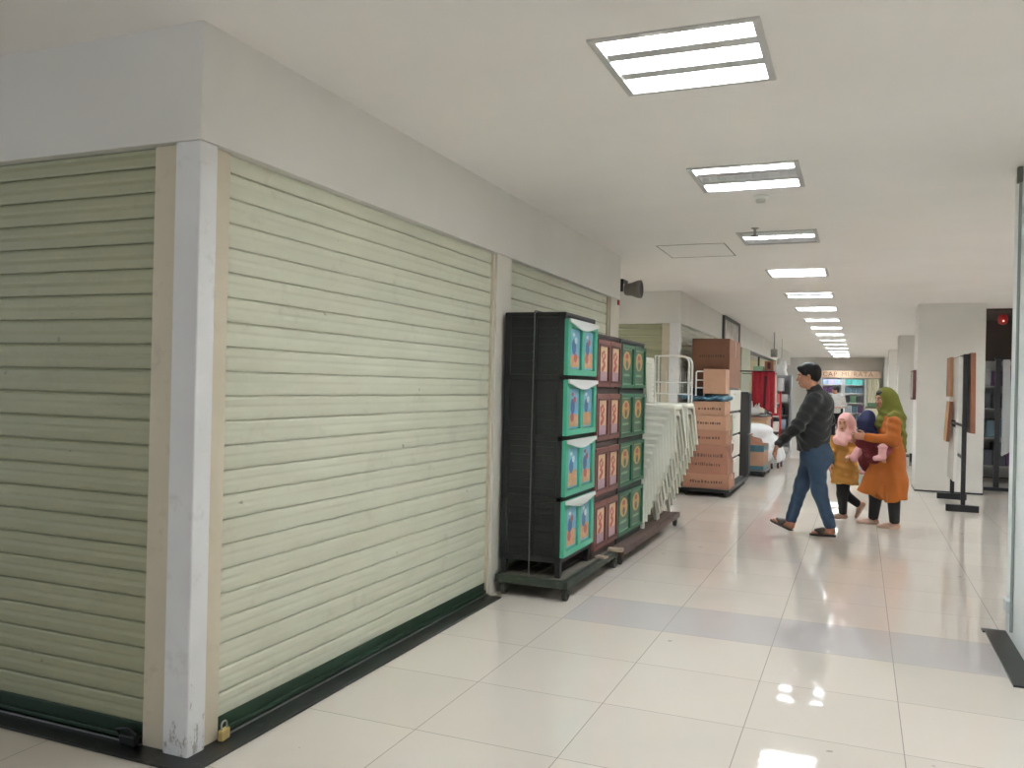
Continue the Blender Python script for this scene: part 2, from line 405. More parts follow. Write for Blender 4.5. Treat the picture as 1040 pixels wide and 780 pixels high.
def shutter_mesh(along, a0, a1, plane, z0, z1, out, pitch=0.0955):
    """slats stacked from z0 to z1; along 'y': faces +x at x = plane; along 'x': faces -y at y = plane"""
    prof = [(0.000, 0.000), (0.0100, 0.003), (0.0125, 0.012), (0.0140, 0.034), (0.0125, 0.044), (0.0118, 0.050), (0.0135, 0.060), (0.0135, 0.080), (0.0095, 0.0875), (0.000, 0.0895)]
    pts = []; z = z0
    while z < z1-0.02:
        for o, h in prof: pts.append((o, min(z1, z+h*pitch/0.0915)))
        z += pitch
    pts.append((0, z1))
    b = MB(); n = len(pts)
    def P(a, o, z): return (plane+out*o, a, z) if along == 'y' else (a, plane+out*o, z)
    vs = [P(a0, *p) for p in pts]+[P(a1, *p) for p in pts]
    b.add(vs, [(i, i+1, n+i+1, n+i) for i in range(n-1)])
    return b
def shutter(label, along, a0, a1, plane, out, rails, m=None):
    mid = (a0+a1)/2
    loc = (plane, mid, 0) if along == 'y' else (mid, plane, 0)
    t = thing('roller_shutter', label, 'roller shutter', loc, 'closed roller shutters')
    shutter_mesh(along, a0, a1, plane, 0.075, FB-0.004, out).build('slat_curtain', m or m_shut, t, fix=False)
    b = MB()
    def bx(b, a, c, o0, o1, z0, z1, r=0.004):
        if along == 'y': x = sorted((plane+out*o0, plane+out*o1)); b.rbox(x[0], x[1], a, c, z0, z1, r)
        else: y = sorted((plane+out*o0, plane+out*o1)); b.rbox(a, c, y[0], y[1], z0, z1, r)
    bx(b, a0, a1, 0.0, 0.016, 0.030, 0.082); bx(b, a0, a1, -0.004, 0.030, 0.016, 0.034)
    b.build('bottom_bar', m_dgreen, t, )['label'] = 'dark green bottom bar'
    b = MB(); bx(b, a0, a1, 0.036, 0.046, 0.0105, 0.016, 0.001)
    b.build('floor_track', m_steel, t)
    for r0, r1 in rails:
        b = MB(); bx(b, r0, r1, -0.05, 0.034, 0.0, FB-0.002)
        b.build('guide_rail', m_cream, t)['label'] = 'cream guide rail'
    return t
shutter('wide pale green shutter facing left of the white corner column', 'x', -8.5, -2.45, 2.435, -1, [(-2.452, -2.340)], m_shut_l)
shutter('long pale green shutter between the white corner column and the stacked cabinets', 'y', 2.560, 5.070, -2.270, 1, [(2.476, 2.562), (5.066, 5.083)])
shutter('pale green shutter half hidden behind the black and turquoise drawer cabinet', 'y', 5.350, 7.790, -2.270, 1, [(5.337, 5.352), (7.786, 7.812)])

# second shop block beyond the side passage
b = MB(); b.box(-9, A, Y2, 30, FB, CH+0.12); struct(b.build('wall_left_far', m_wall))
b = MB(); b.rbox(-2.350, A-0.006, Y2+0.006, Y2+0.13, 0, FB, 0.006); struct(b.build('trim_5', m_col))
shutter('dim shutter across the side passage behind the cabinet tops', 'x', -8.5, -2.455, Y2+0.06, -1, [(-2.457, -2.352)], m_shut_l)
shutter('shutter behind the tall pile of brown cartons', 'y', 11.33, 14.2, -2.270, 1, [(11.255, 11.332), (14.196, 14.27)])
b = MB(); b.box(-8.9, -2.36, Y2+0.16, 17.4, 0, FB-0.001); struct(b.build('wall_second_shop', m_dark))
b = MB(); b.rbox(-2.32, A-0.006, 14.28, 17.3, 0, FB, 0.005); struct(b.build('trim_6', m_pil))
m_pilg = mat('grey_green_paint', (160, 162, 142), 0.7, var=0.05, vscale=3)
b = MB(); b.rbox(-2.32, A-0.006, 17.45, 18.9, 0, FB, 0.005); struct(b.build('trim_7', m_pilg))
b = MB(); b.rbox(-2.32, A-0.006, 24.9, 26.9, 0, FB, 0.005); struct(b.build('trim_8', m_pilg))
m_cream_wall = mat('cream_wall_paint', (226, 220, 196), 0.8, var=0.03, vscale=2)
b = MB(); b.box(-4.6, -4.5, 17.4, 30, 0, FB); b.box(-4.5, -2.33, 17.3, 17.4, 0, FB); b.box(-4.5, -2.33, 24.9, 25.0, 0, FB); struct(b.build('wall_open_shop', m_cream_wall))
b = MB(); b.box(-2.30, -2.26, 18.9, 24.9, FB-0.06, FB); struct(b.build('trim_9', m_black))
b = MB()
for y in (21.0,): b.box(-2.29, -2.25, y, y+0.06, 0, FB-0.06)
struct(b.build('trim_10', m_black))
# end of the mall and left end of the passages
b = MB(); b.box(-9, 9, YEND, YEND+0.1, 0, CH); struct(b.build('wall_end', m_wall))
b = MB(); b.box(-9.1, -9, YE, Y2, 0, CH); struct(b.build('wall_passage_end', m_wall))
b = MB(); b.box(9, 9.1, -7, YEND, 0, CH); struct(b.build('wall_right_far', m_wall))

# columns on the right
def column(n, x0, x1, y0, y1, m):
    b = MB(); b.rbox(x0, x1, y0, y1, 0, CH, 0.008); b.box(x0-0.006, x1+0.006, y0-0.006, y1+0.006, 0, 0.02, 1)
    return struct(b.build('column_%d' % n, [m, m_black]))
column(1, 0.747, 1.60, 13.37, 14.2, m_wall)
for n, y in enumerate((20.6, 27.4, 33.0)): column(n+2, 0.77, 1.60, y, y+0.85, m_wall)
m_pillar = mat('pale_blue_grey_paint', (236, 241, 240), 0.8, var=0.03, vscale=3)
b = MB(); b.rbox(0.818, 1.7, 4.66, 5.715, 0, CH, 0.008); struct(b.build('wall_right', m_pillar))
b = MB(); b.box(0.703, 0.817, 4.64, 5.625, 0.0005, 0.010); b.box(0.69, 0.83, 5.627, 5.70, 0.0005, 0.009); struct(b.build('trim_11', m_strip))
t = thing('conduit_pipe', 'thin grey pipe running up the pale pillar at the right edge', 'pipe', (0.806, 5.46, 0.06))
b = MB(); b.tube([(0.809, 5.46, 0.06), (0.809, 5.46, CH-0.03)], 0.008, 10); b.build('pipe', mat('grey_pipe', (150, 156, 153), 0.6), t)
b = MB(); b.rbox(0.792, 0.818, 5.44, 5.485, CH-0.09, CH-0.001, 0.003); b.build('end_cap', mat('grey_cap', (120, 122, 116), 0.6), t)
b = MB(); b.rbox(0.785, 0.817, 5.49, 5.60, 0.155, 0.225, 0.006); tag(b.build('junction_box', mat('box_plastic', (205, 212, 210), 0.4)), 'small pale box low on the pillar beside the grey pipe', 'junction box')

# dim shop to the right beyond the column
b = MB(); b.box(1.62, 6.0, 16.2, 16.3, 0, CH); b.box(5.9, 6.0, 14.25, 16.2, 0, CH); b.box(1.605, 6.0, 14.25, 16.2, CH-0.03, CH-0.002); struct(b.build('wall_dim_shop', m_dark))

# ------------------------------------------------------------------ ceiling lights
def make_light(x, y, lit, label):
    t = thing('ceiling_light', label, 'ceiling light', (x, y, CH), 'recessed ceiling lights')
    hx, hy, D = 0.2975, LH, 0.085
    b = MB()
    for s in (-1, 1):
        b.box(x+s*hx-0.014, x+s*hx+0.014, y-hy-0.014, y+hy+0.014, CH-0.008, CH+0.012)
        b.box(x-hx+0.014, x+hx-0.014, y+s*hy-0.014, y+s*hy+0.014, CH-0.008, CH+0.012)
    b.build('frame', m_frame_l, t)
    b = MB(); iy = hy-0.016; ix = hx-0.016; gap = 0.068; wv = (2*iy-2*gap)/3; step = wv+gap
    for k in range(3):                                              # three troughs, flat plates between them
        y0 = y-iy+k*step; pr = [(y0, CH+0.002), (y0+wv*0.10, CH+D*0.6), (y0+wv*0.5, CH+D), (y0+wv*0.90, CH+D*0.6), (y0+wv, CH+0.002)]
        vs = [(x-ix, *p) for p in pr]+[(x+ix, *p) for p in pr]
        b.add(vs, [(i, i+1, 6+i, 5+i) for i in range(4)]+[(4, 3, 2, 1, 0), (5, 6, 7, 8, 9)])
    b.box(x-hx, x+hx, y-hy, y+hy, CH+D+0.01, CH+D+0.02)
    for s in (-1, 1): b.box(x+s*hx-0.004, x+s*hx+0.004, y-hy, y+hy, CH+0.012, CH+D+0.02); b.box(x-hx, x+hx, y+s*hy-0.004, y+s*hy+0.004, CH+0.012, CH+D+0.02)
    b.build('reflector', m_reflect, t, fix=False)
    b = MB()
    for k in range(2): y0 = y-iy+k*step+wv; b.box(x-ix, x+ix, y0+0.0015, y0+gap-0.0015, CH+0.001, CH+0.006)
    b.build('baffle', m_baffle, t)
    for k in range(3):
        yc = y-iy+k*step+wv/2; b = MB(); on = lit[k]
        b.tube([(x-ix+0.03, yc, CH+0.050), (x+ix-0.03, yc, CH+0.050)], 0.014, 8)
        b.build('tube', m_tube if on else m_tube_off, t)
    for k in range(3):
        yc = y-iy+k*step+wv/2; b = MB()
        for i in range(1, 11): xx = x-ix+2*ix*i/11; b.prism([(yc-wv*0.46, CH+0.002), (yc+wv*0.46, CH+0.002), (yc+wv*0.40, CH+0.016), (yc-wv*0.40, CH+0.016)], xx-0.001, xx+0.001, 'x')
        b.build('louver', m_louver, t)
    return t
lx = (LX0+LX1)/2
ALL = (1, 1, 1)
near = make_light(lx, LY[0], ALL, 'large square ceiling light nearest the camera with all three tubes lit')
make_light(lx, LY[1], (1, 0, 1), 'second ceiling light from the camera, its middle tube dark')
make_light(lx, LY[2], (0, 1, 0), 'third ceiling light from the camera, behind the sprinkler, one tube lit')
dup(near, (lx, LY[3], CH), 'fourth ceiling light from the camera, bright across its whole width')
l5 = make_light(lx, LY[4], (1, 0, 1), 'fifth ceiling light from the camera, two bright strips')
words = ['sixth', 'seventh', 'eighth', 'ninth', 'tenth', 'eleventh', 'twelfth', 'thirteenth', 'fourteenth', 'fifteenth']
for k, y in enumerate(LY[5:]):
    dup(l5 if k % 3 == 1 else near, (lx, y, CH), '%s ceiling light from the camera in the row down the corridor' % words[k])
for k, y in enumerate(ADDED_BACK): dup(near, (lx, y, CH), 'ceiling light of the corridor row, %s behind the camera' % ['first', 'second'][k])
side_lab = ['ceiling light of the side passage, nearer the corridor', 'ceiling light of the side passage, farther from the corridor']
rows = {3.1: 'inner', 6.0: 'outer'}; HY = sorted({y for _, y in ADDED_HALL}); nth = ['first', 'second', 'third', 'fourth', 'fifth']+words
side_lab += ['ceiling light of the right hall, %s row from the columns, %s along' % (rows[x], nth[HY.index(y)]) for x, y in ADDED_HALL]
for (x, y), lb in zip(ADDED_SIDE, side_lab): dup(near, (x, y, CH), lb)

# ceiling fittings
t = thing('smoke_detector', 'round white smoke detector on the ceiling below the second light', 'smoke detector', (-0.637, 5.80, CH))
b = MB(); b.lathe([(0.001, 0), (0.05, 0), (0.05, -0.012), (0.042, -0.022), (0.001, -0.022)], (-0.637, 5.80, CH), 20); b.build('base', m_white, t)
b = MB(); b.lathe([(0.03, -0.022), (0.033, -0.028), (0.028, -0.042), (0.001, -0.045)], (-0.637, 5.80, CH), 20); b.build('sensor_head', mat('detector_grey', (190, 188, 180), 0.5), t)
t = thing('sprinkler', 'small metal sprinkler hanging from the ceiling before the third light', 'sprinkler', (-0.80, 6.93, CH))
b = MB(); b.lathe([(0.03, 0), (0.03, -0.005), (0.011, -0.01), (0.009, -0.05), (0.014, -0.052), (0.014, -0.06), (0.001, -0.06)], (-0.80, 6.93, CH), 14); b.build('stem', m_steel, t)
b = MB(); b.lathe([(0.001, -0.062), (0.032, -0.062), (0.032, -0.068), (0.001, -0.07)], (-0.80, 6.93, CH), 14); b.build('deflector', mat('sprinkler_dark', (110, 106, 100), 0.4, 0.6), t)
b = MB()
hx0, hx1, hy0, hy1 = -1.74, -1.13, 7.56, 8.29
b.box(hx0+0.01, hx1-0.01, hy0+0.01, hy1-0.01, CH-0.003, CH-0.0005)
b.box(hx0, hx1, hy1-0.006, hy1, CH-0.006, CH-0.0005, 1); b.box(hx1-0.006, hx1, hy0, hy1-0.006, CH-0.006, CH-0.0005, 1)
b.box(hx0, hx1, hy0, hy0+0.004, CH-0.004, CH-0.0005, 1); b.box(hx0, hx0+0.004, hy0+0.004, hy1-0.006, CH-0.004, CH-0.0005, 1)
tag(b.build('access_hatch', [m_ceil, mat('hatch_seam', (130, 126, 120), 0.7)]), 'square access hatch in the ceiling left of the third light', 'hatch')
t = thing('wall_speaker', 'grey speaker on the end of the first shop fascia over the side passage', 'speaker', (-2.10, 8.28, 2.26))
b = MB(); b.lathe([(0.001, 0.0), (0.052, 0.0), (0.060, 0.02), (0.066, 0.07), (0.088, 0.13), (0.092, 0.165), (0.084, 0.17)], (-2.215, 8.30, 2.37), 24, axis='x'); b.build('housing', mat('speaker_grey', (116, 112, 106), 0.6), t)
b = MB(); b.lathe([(0.083, 0.165), (0.060, 0.150), (0.001, 0.140)], (-2.215, 8.30, 2.37), 24, axis='x'); b.build('grille', mat('speaker_grille', (84, 80, 76), 0.5, 0.3), t)
b = MB(); b.rbox(-2.225, -2.185, YE+0.001, 8.30, 2.425, 2.455, 0.003); b.rbox(-2.225, -2.185, YE+0.001, 8.128, 2.33, 2.455, 0.002); b.build('bracket', m_black, t)
b = MB(); b.rbox(-2.222, -2.206, 8.04, 8.09, 2.19, 2.24, 0.004); tag(b.build('alarm_button', mat('red_plastic', (170, 40, 40), 0.4), loc=(-2.214, 8.065, 2.19)), 'tiny red box at the top of the last white pilaster', 'alarm')

# framed hanging poster at the second fascia
t = thing('hanging_sign', 'grey framed poster hung on the fascia above the big carton', 'sign', (-2.19, 15.7, 2.18))
b = MB(); y0, y1, z0, z1 = 14.72, 16.75, 2.12, 2.655
for q in ((y0, y1, z1-0.05, z1), (y0, y1, z0, z0+0.04), (y0, y0+0.09, z0+0.04, z1-0.05), (y1-0.07, y1, z0+0.04, z1-0.05)): b.box(-2.205, -2.165, *q)
b.build('frame', mat('grey_frame', (92, 88, 84), 0.5), t)
m_poster = mat('grey_print', (172, 168, 162), 0.5, var=0.75, vscale=5)
b = MB(); b.box(-2.203, -2.185, y0+0.09, y1-0.07, z0+0.04, z1-0.05); b.build('poster_sheet', m_poster, t)

# padlock, hasp
t = thing('padlock', 'small brass padlock at the foot of the long shutter by the corner column', 'padlock', (-2.205, 2.565, 0.012))
b = MB(); b.rbox(-2.222, -2.200, 2.540, 2.592, 0.012, 0.052, 0.004, rot=0.15); b.build('body', m_brass, t)
b = MB(); b.tube([(-2.211, 2.552+0.001, 0.05)]+[(-2.211, 2.566-0.015*math.cos(a), 0.068+0.014*math.sin(a)) for a in np.linspace(0, PI, 9)]+[(-2.211, 2.581, 0.05)], 0.0035, 8); b.build('shackle', m_steel, t)
t = thing('floor_lock', 'black hasp and lock at the foot of the left shutter by the column', 'lock', (-2.50, 2.385, 0.011))
b = MB(); b.rbox(-2.53, -2.455, 2.365, 2.40, 0.011, 0.05, 0.006); b.build('lock_body', m_black, t)
b = MB(); b.tube([(-2.545, 2.385, 0.03), (-2.56, 2.385, 0.055), (-2.50, 2.385, 0.07), (-2.46, 2.385, 0.05)], 0.006, 8); b.build('hasp', m_black, t)

# ------------------------------------------------------------------ dollies
def caster(b_root, x, y, r, ztop, m_fork):
    b = MB(); b.box(x-0.03, x+0.03, y-0.03, y+0.03, ztop-0.006, ztop)
    for s in (-1, 1): b.prism([(y-0.022, ztop-0.006), (y+0.022, ztop-0.006), (y+0.034, r), (y+0.014, r-0.012), (y+0.004, r)], x+s*0.020-0.002, x+s*0.020+0.002, 'x')
    c = b.build('caster', m_fork, b_root)
    b = MB(); b.lathe([(0.001, -0.013), (r*0.35, -0.014), (r*0.4, -0.010), (r*0.75, -0.010), (r*0.82, -0.016), (r-0.004, -0.016), (r, -0.012), (r, 0.012), (r-0.004, 0.016), (r*0.82, 0.016), (r*0.75, 0.010), (r*0.4, 0.010), (r*0.35, 0.014), (0.001, 0.013)], (x, y+0.016, r), 20, axis='x')
    b.build('wheel', m_rubber, c)
def dolly(label, x0, x1, y0, y1, zt, r, m_f, m_d, cast, beam=0.05):
    t = thing('dolly', label, 'dolly', ((x0+x1)/2, (y0+y1)/2, 0), 'wheeled platform dollies')
    b = MB(); w_ = 0.035
    b.rbox(x0, x0+w_, y0, y1, zt-beam, zt, 0.004); b.rbox(x1-w_, x1, y0, y1, zt-beam, zt, 0.004)
    b.rbox(x0+w_, x1-w_, y0, y0+w_, zt-beam, zt, 0.004); b.rbox(x0+w_, x1-w_, y1-w_, y1, zt-beam, zt, 0.004)
    b.box(x0+w_, x1-w_, (y0+y1)/2-0.02, (y0+y1)/2+0.02, zt-beam, zt-0.013)
    b.build('frame', m_f, t)
    b = MB(); n = 4; wv = (x1-x0-2*w_)/n
    for i in range(n): b.box(x0+w_+i*wv+0.003, x0+w_+(i+1)*wv-0.003, y0+w_, y1-w_, zt-0.012, zt-0.001)
    b.build('deck', m_d, t)
    for x, y in cast: caster(t, x, y, r, zt-beam, m_f)
    return t
m_dolly = mat('dark_green_steel', (52, 60, 50), 0.5, 0.2, var=0.25, vscale=18, dirt=(120, 112, 100), dscale=12, damt=0.5)
m_deck = mat('grey_board', (104, 98, 88), 0.7, var=0.2, vscale=10)
m_brownf = mat('brown_steel', (88, 66, 58), 0.55, 0.1, var=0.25, vscale=15, dirt=(140, 120, 105), dscale=10, damt=0.4)
DZ = 0.135
dolly('dark green wheeled dolly carrying the black and turquoise cabinet', -2.205, -1.70, 5.12, 6.34, DZ, 0.042, m_dolly, m_deck, [(-2.16, 5.16), (-1.73, 5.16), (-2.16, 6.28), (-1.72, 6.28)])
dolly('long brown dolly under the white chairs and the dark green cabinet', -2.205, -1.66, 6.36, 8.56, DZ, 0.042, m_brownf, m_brownf, [(-2.16, 6.42), (-1.71, 6.42), (-2.16, 8.49), (-1.70, 8.49)])
m_wood = mat('pale_scrap_wood', (176, 158, 138), 0.7, var=0.25, vscale=14)
b = MB(); b.box(-1.752, -1.655, 6.22, 6.30, DZ+0.001, DZ+0.022, rot=0.1); b.box(-1.74, -1.67, 6.10, 6.15, DZ+0.001, DZ+0.018, rot=-0.2)
b2 = MB(); b2.box(-1.755, -1.64, 6.225, 6.30, DZ+0.001, DZ+0.024, rot=0.12); tag(b2.build('wood_scrap', m_wood, bevel=0.002), 'pale scrap of wood lying on the corner of the green dolly', 'wood scrap')
b2 = MB(); b2.box(-1.76, -1.68, 5.93, 5.99, DZ+0.001, DZ+0.016, rot=-0.25); tag(b2.build('wood_scrap', m_wood, bevel=0.002), 'smaller pale scrap of wood under the turquoise doors on the green dolly', 'wood scrap')

# ------------------------------------------------------------------ drawer cabinets
PIC = {n: mat('print_'+n, c, 0.35, var=v, vscale=s) for n, c, v, s in (
    ('sky', (120, 175, 200), 0.25, 14), ('sand', (206, 150, 108), 0.25, 20), ('blue', (54, 92, 150), 0.3, 20), ('red', (176, 72, 70), 0.2, 20), ('white', (214, 214, 208), 0.1, 20), ('orange', (208, 138, 84), 0.2, 25),
    ('beige', (214, 186, 150), 0.12, 20), ('lilac', (176, 146, 160), 0.2, 30), ('rose', (178, 62, 58), 0.2, 25), ('olive', (120, 128, 84), 0.25, 30), ('gold', (200, 160, 92), 0.2, 25), ('leaf', (54, 98, 74), 0.25, 25), ('mint', (120, 165, 130), 0.2, 20), ('pine', (44, 84, 66), 0.3, 30))}
def disc(b, y, z, ry, rz, x, m, a=0.0, n=10):
    vs = []
    for k in range(n):
        p, q = ry*math.cos(2*PI*k/n), rz*math.sin(2*PI*k/n); vs.append((x, y+p*math.cos(a)-q*math.sin(a), z+p*math.sin(a)+q*math.cos(a)))
    b.add(vs, [list(range(n))], m)
def picture(parent, style, x, y0, y1, z0, z1, seed):
    rnd = random.Random(seed); b = MB(); W, Hh = y1-y0, z1-z0; yc = (y0+y1)/2
    if style == 'sea':
        ms = ['sky', 'sky', 'sand', 'blue', 'red', 'orange', 'white']
        b.box(x-0.004, x, y0, y1, z0, z1, 0)
        e = 0.012; zm = z0+Hh*rnd.uniform(.32, .45)
        b.add([(x+.0006, y0+e, zm), (x+.0006, y1-e, zm), (x+.0006, y1-e, z1-e), (x+.0006, y0+e, z1-e)], [(0, 1, 2, 3)], 1)
        b.add([(x+.0006, y0+e, z0+e), (x+.0006, y1-e, z0+e), (x+.0006, y1-e, zm), (x+.0006, y0+e, zm)], [(0, 1, 2, 3)], 2)
        disc(b, yc-W*.08, z0+Hh*.55, W*.2, Hh*.2, x+.0010, 3, rnd.uniform(-.3, .3)); disc(b, yc+W*.1, z0+Hh*.72, W*.13, Hh*.09, x+.0012, 6 if seed % 2 else 4)
        disc(b, yc+W*rnd.uniform(-.15, .15), z0+Hh*.28, W*.17, Hh*.12, x+.0014, 4 if seed % 3 else 5); disc(b, yc-W*.1, z0+Hh*.86, W*.12, Hh*.05, x+.0012, 4 if seed % 4 == 0 else 6)
    elif style == 'flower':
        ms = ['beige', 'lilac', 'rose', 'red']
        b.box(x-0.004, x, y0, y1, z0, z1, 0)
        b.add([(x+.0006, y0, z0), (x+.0006, y1, z0), (x+.0006, y1, z0+Hh*.27), (x+.0006, y0, z0+Hh*.27)], [(0, 1, 2, 3)], 1)
        for dy, dz, ry, rz, a in ((-.05, .36, .2, .08, .3), (.1, .48, .14, .09, -.4), (-.02, .60, .16, .07, .5), (.16, .72, .09, .09, -.3), (-.17, .74, .08, .10, .4), (.0, .83, .14, .05, .2)):
            disc(b, yc+W*dy, z0+Hh*dz, W*ry, Hh*rz, x+.0010+abs(dz)*.0004, 2 if dz < .7 else 3, a)
    else:
        ms = ['mint', 'leaf', 'gold', 'rose', 'pine', 'orange']
        b.box(x-0.004, x, y0, y1, z0, z1, 0)
        e = 0.010; b.add([(x+.0006, y0+e, z0+e), (x+.0006, y1-e, z0+e), (x+.0006, y1-e, z1-e), (x+.0006, y0+e, z1-e)], [(0, 1, 2, 3)], 1)
        disc(b, yc, z0+Hh*.66, W*.36, Hh*.27, x+.0009, 2); disc(b, yc, z0+Hh*.78, W*.15, Hh*.08, x+.0012, 3); disc(b, yc, z0+Hh*.60, W*.20, Hh*.13, x+.0013, 5); disc(b, yc, z0+Hh*.55, W*.11, Hh*.12, x+.0016, 4)
        for i in range(3): disc(b, yc, z0+Hh*(.36-.10*i), W*.34, Hh*.035, x+.0010, 4 if i % 2 == 0 else 0)
    return b.build('picture_panel', [PIC[n] for n in ms], parent, fix=False)
def cabinet(name, label, xb, xf, y0, y1, z0, ztop, pitch, gap, m_body, m_door, style, m_frame=None, handle=False, leaves=2, dh=None, label_door=None, m_handle=None):
    """z0 = what it stands on; doors hang from ztop - 0.045 downwards"""
    t = thing(name, label, 'cabinet', ((xb+xf)/2, (y0+y1)/2, z0), 'plastic drawer cabinets')
    b = MB(); zb = ztop-0.03-4*pitch
    b.box(xb+0.01, xf-0.03, y0+0.012, y1-0.012, zb, ztop-0.01)
    b.rbox(xb, xf-0.008, y0, y1, ztop-0.028, ztop, 0.008)
    for k in range(5): b.rbox(xb, xf-0.010, y0, y1, ztop-0.03-k*pitch-(gap if k else 0)*0.5-0.008, ztop-0.03-k*pitch+(gap if k else 0)*0.5, 0.005)
    for x in (xb, xf-0.055):
        for y in (y0, y1-0.045): b.rbox(x, x+0.045, y, y+0.045, zb-0.01, ztop-0.01, 0.006)
    for k in range(4):
        for i in range(6):
            zz = ztop-0.03-(k+1)*pitch+0.05+i*(pitch-0.07)/6
            b.box(xb+0.06, xb+(xf-xb)*0.46, y0+0.005, y0+0.02, zz, zz+0.012); b.box(xb+(xf-xb)*0.54, xf-0.07, y0+0.005, y0+0.02, zz, zz+0.012)
        b.box(xb+(xf-xb)*0.48, xb+(xf-xb)*0.52, y0+0.002, y0+0.02, ztop-0.03-(k+1)*pitch, ztop-0.03-k*pitch)
    b.build('body', m_body, t)
    for x in (xb+0.004, xf-0.054):
        for y in (y0+0.002, y1-0.044):
            b = MB(); b.hexa([(x+.006, y+.006, z0), (x+.036, y+.006, z0), (x+.036, y+.036, z0), (x+.006, y+.036, z0), (x, y, zb-0.005), (x+.042, y, zb-0.005), (x+.042, y+.042, zb-0.005), (x, y+.042, zb-0.005)])
            b.build('foot', m_body, t)
    dh = dh or pitch-gap
    for k in range(4):
        zt = ztop-0.045-k*pitch; zl = zt-dh
        for l in range(leaves):
            wy = (y1-y0)/leaves; ya, yb = y0+l*wy+(0.002 if leaves > 1 else 0.0), y0+(l+1)*wy-(0.002 if leaves > 1 else 0)
            np_ = 2 if leaves == 1 else 1
            st, sb, sd = (0.048, 0.040, 0.062) if leaves == 1 else ((0.034, 0.030, 0.036) if m_frame else (0.030, 0.028, 0.034))
            b = MB(); xo = xf+0.010
            b.rbox(xf-0.02, xo, ya, yb, zl, zl+sb, 0.004); b.rbox(xf-0.02, xo, ya, yb, zt-st, zt, 0.004)
            pw = (yb-ya-sd*(np_+1))/np_
            for i in range(np_+1): b.rbox(xf-0.02, xo, ya+i*(sd+pw), ya+i*(sd+pw)+sd, zl+sb-0.004, zt-st+0.004, 0.004)
            b.box(xf-0.028, xf-0.018, ya+0.01, yb-0.01, zl+0.01, zt-0.01)
            d = b.build('door', m_door, t)
            if label_door: d['label'] = label_door
            for i in range(np_):
                p0 = ya+sd+i*(sd+pw)
                if m_frame:
                    fb = MB(); e = 0.014
                    for q in ((p0, p0+pw, zt-st-e, zt-st), (p0, p0+pw, zl+sb, zl+sb+e), (p0, p0+e, zl+sb+e, zt-st-e), (p0+pw-e, p0+pw, zl+sb+e, zt-st-e)): fb.box(xf-0.01, xf+0.013, *q)
                    fb.build('panel_frame', m_frame, d)
                    picture(d, style, xf+0.002, p0+e, p0+pw-e, zl+sb+e, zt-st-e, k*7+l*3+i+1)
                else:
                    ee = 0.010 if style == 'sea' else 0.0
                    picture(d, style, xf-0.006, p0+ee, p0+pw-ee*0.5, zl+sb+ee*0.5, zt-st-ee, k*7+l*3+i+1)
            if handle:
                N = 14; up = [(ya+0.01+(yb-ya-0.02)*i/N, zt+0.003) for i in range(N+1)]
                lo_ = [(ya+0.01+(yb-ya-0.02)*i/N, zt-0.022-0.040*math.sin(PI*i/N)**1.5) for i in range(N, -1, -1)]
                hb = MB(); hb.prism(up+lo_, xf+0.011, xf+0.024, 'x'); hb.build('handle', m_handle, d, 0.004)['label'] = 'white curved handle strip'
    return t
m_blackp = mat('black_plastic', (25, 26, 25), 0.5, var=0.15, vscale=10)
m_turq = mat('turquoise_plastic', (66, 164, 134), 0.35, var=0.06, vscale=6)
m_brownp = mat('red_brown_plastic', (122, 72, 66), 0.45, var=0.08, vscale=8)
m_brownd = mat('dark_brown_plastic', (78, 62, 58), 0.5, var=0.1, vscale=8)
m_maroon = mat('maroon_plastic', (84, 26, 26), 0.4)
m_greenp = mat('green_plastic', (36, 98, 70), 0.4, var=0.1, vscale=8)
m_darkgrey = mat('dark_green_grey_plastic', (40, 48, 46), 0.5, var=0.1, vscale=8)
m_handle = mat('white_plastic_handle', (220, 222, 220), 0.35)
XF = -1.760
cabinet('drawer_cabinet', 'tall black cabinet with turquoise doors and white handles, nearest the camera', -2.197, XF, 5.180, 5.840, DZ, 1.866, 0.3955, 0.032, m_blackp, m_turq, 'sea', handle=True, leaves=1, dh=0.366, label_door='turquoise door with two picture panels', m_handle=m_handle)
cabinet('drawer_cabinet', 'red-brown cabinet with red and beige picture panels between the turquoise and green ones', -2.197, XF, 5.862, 6.505, DZ, 1.775, 0.398, 0.055, m_brownd, m_brownp, 'flower', m_frame=m_maroon, leaves=2, dh=0.345, label_door='red-brown door leaf')
cabinet('drawer_cabinet', 'dark green cabinet with gold and green picture panels beside the white chairs', -2.197, XF, 6.530, 7.340, DZ, 1.775, 0.398, 0.05, m_darkgrey, m_greenp, 'garden', leaves=2, dh=0.350, label_door='green door leaf')
b = MB(); pts = [(-1.985, 5.172, DZ+0.001), (-1.985, 5.170, 1.0), (-1.982, 5.171, 1.872), (-1.98, 5.19, 1.8735), (-1.98, 5.83, 1.8735), (-1.98, 5.851, 1.868), (-1.98, 5.851, DZ+0.001)]
b.tube(pts, 0.005, 8); tag(b.build('binding_cord', mat('grey_cord', (86, 86, 84), 0.7)), 'thin grey cord tied down the black side of the turquoise-doored cabinet', 'cord')

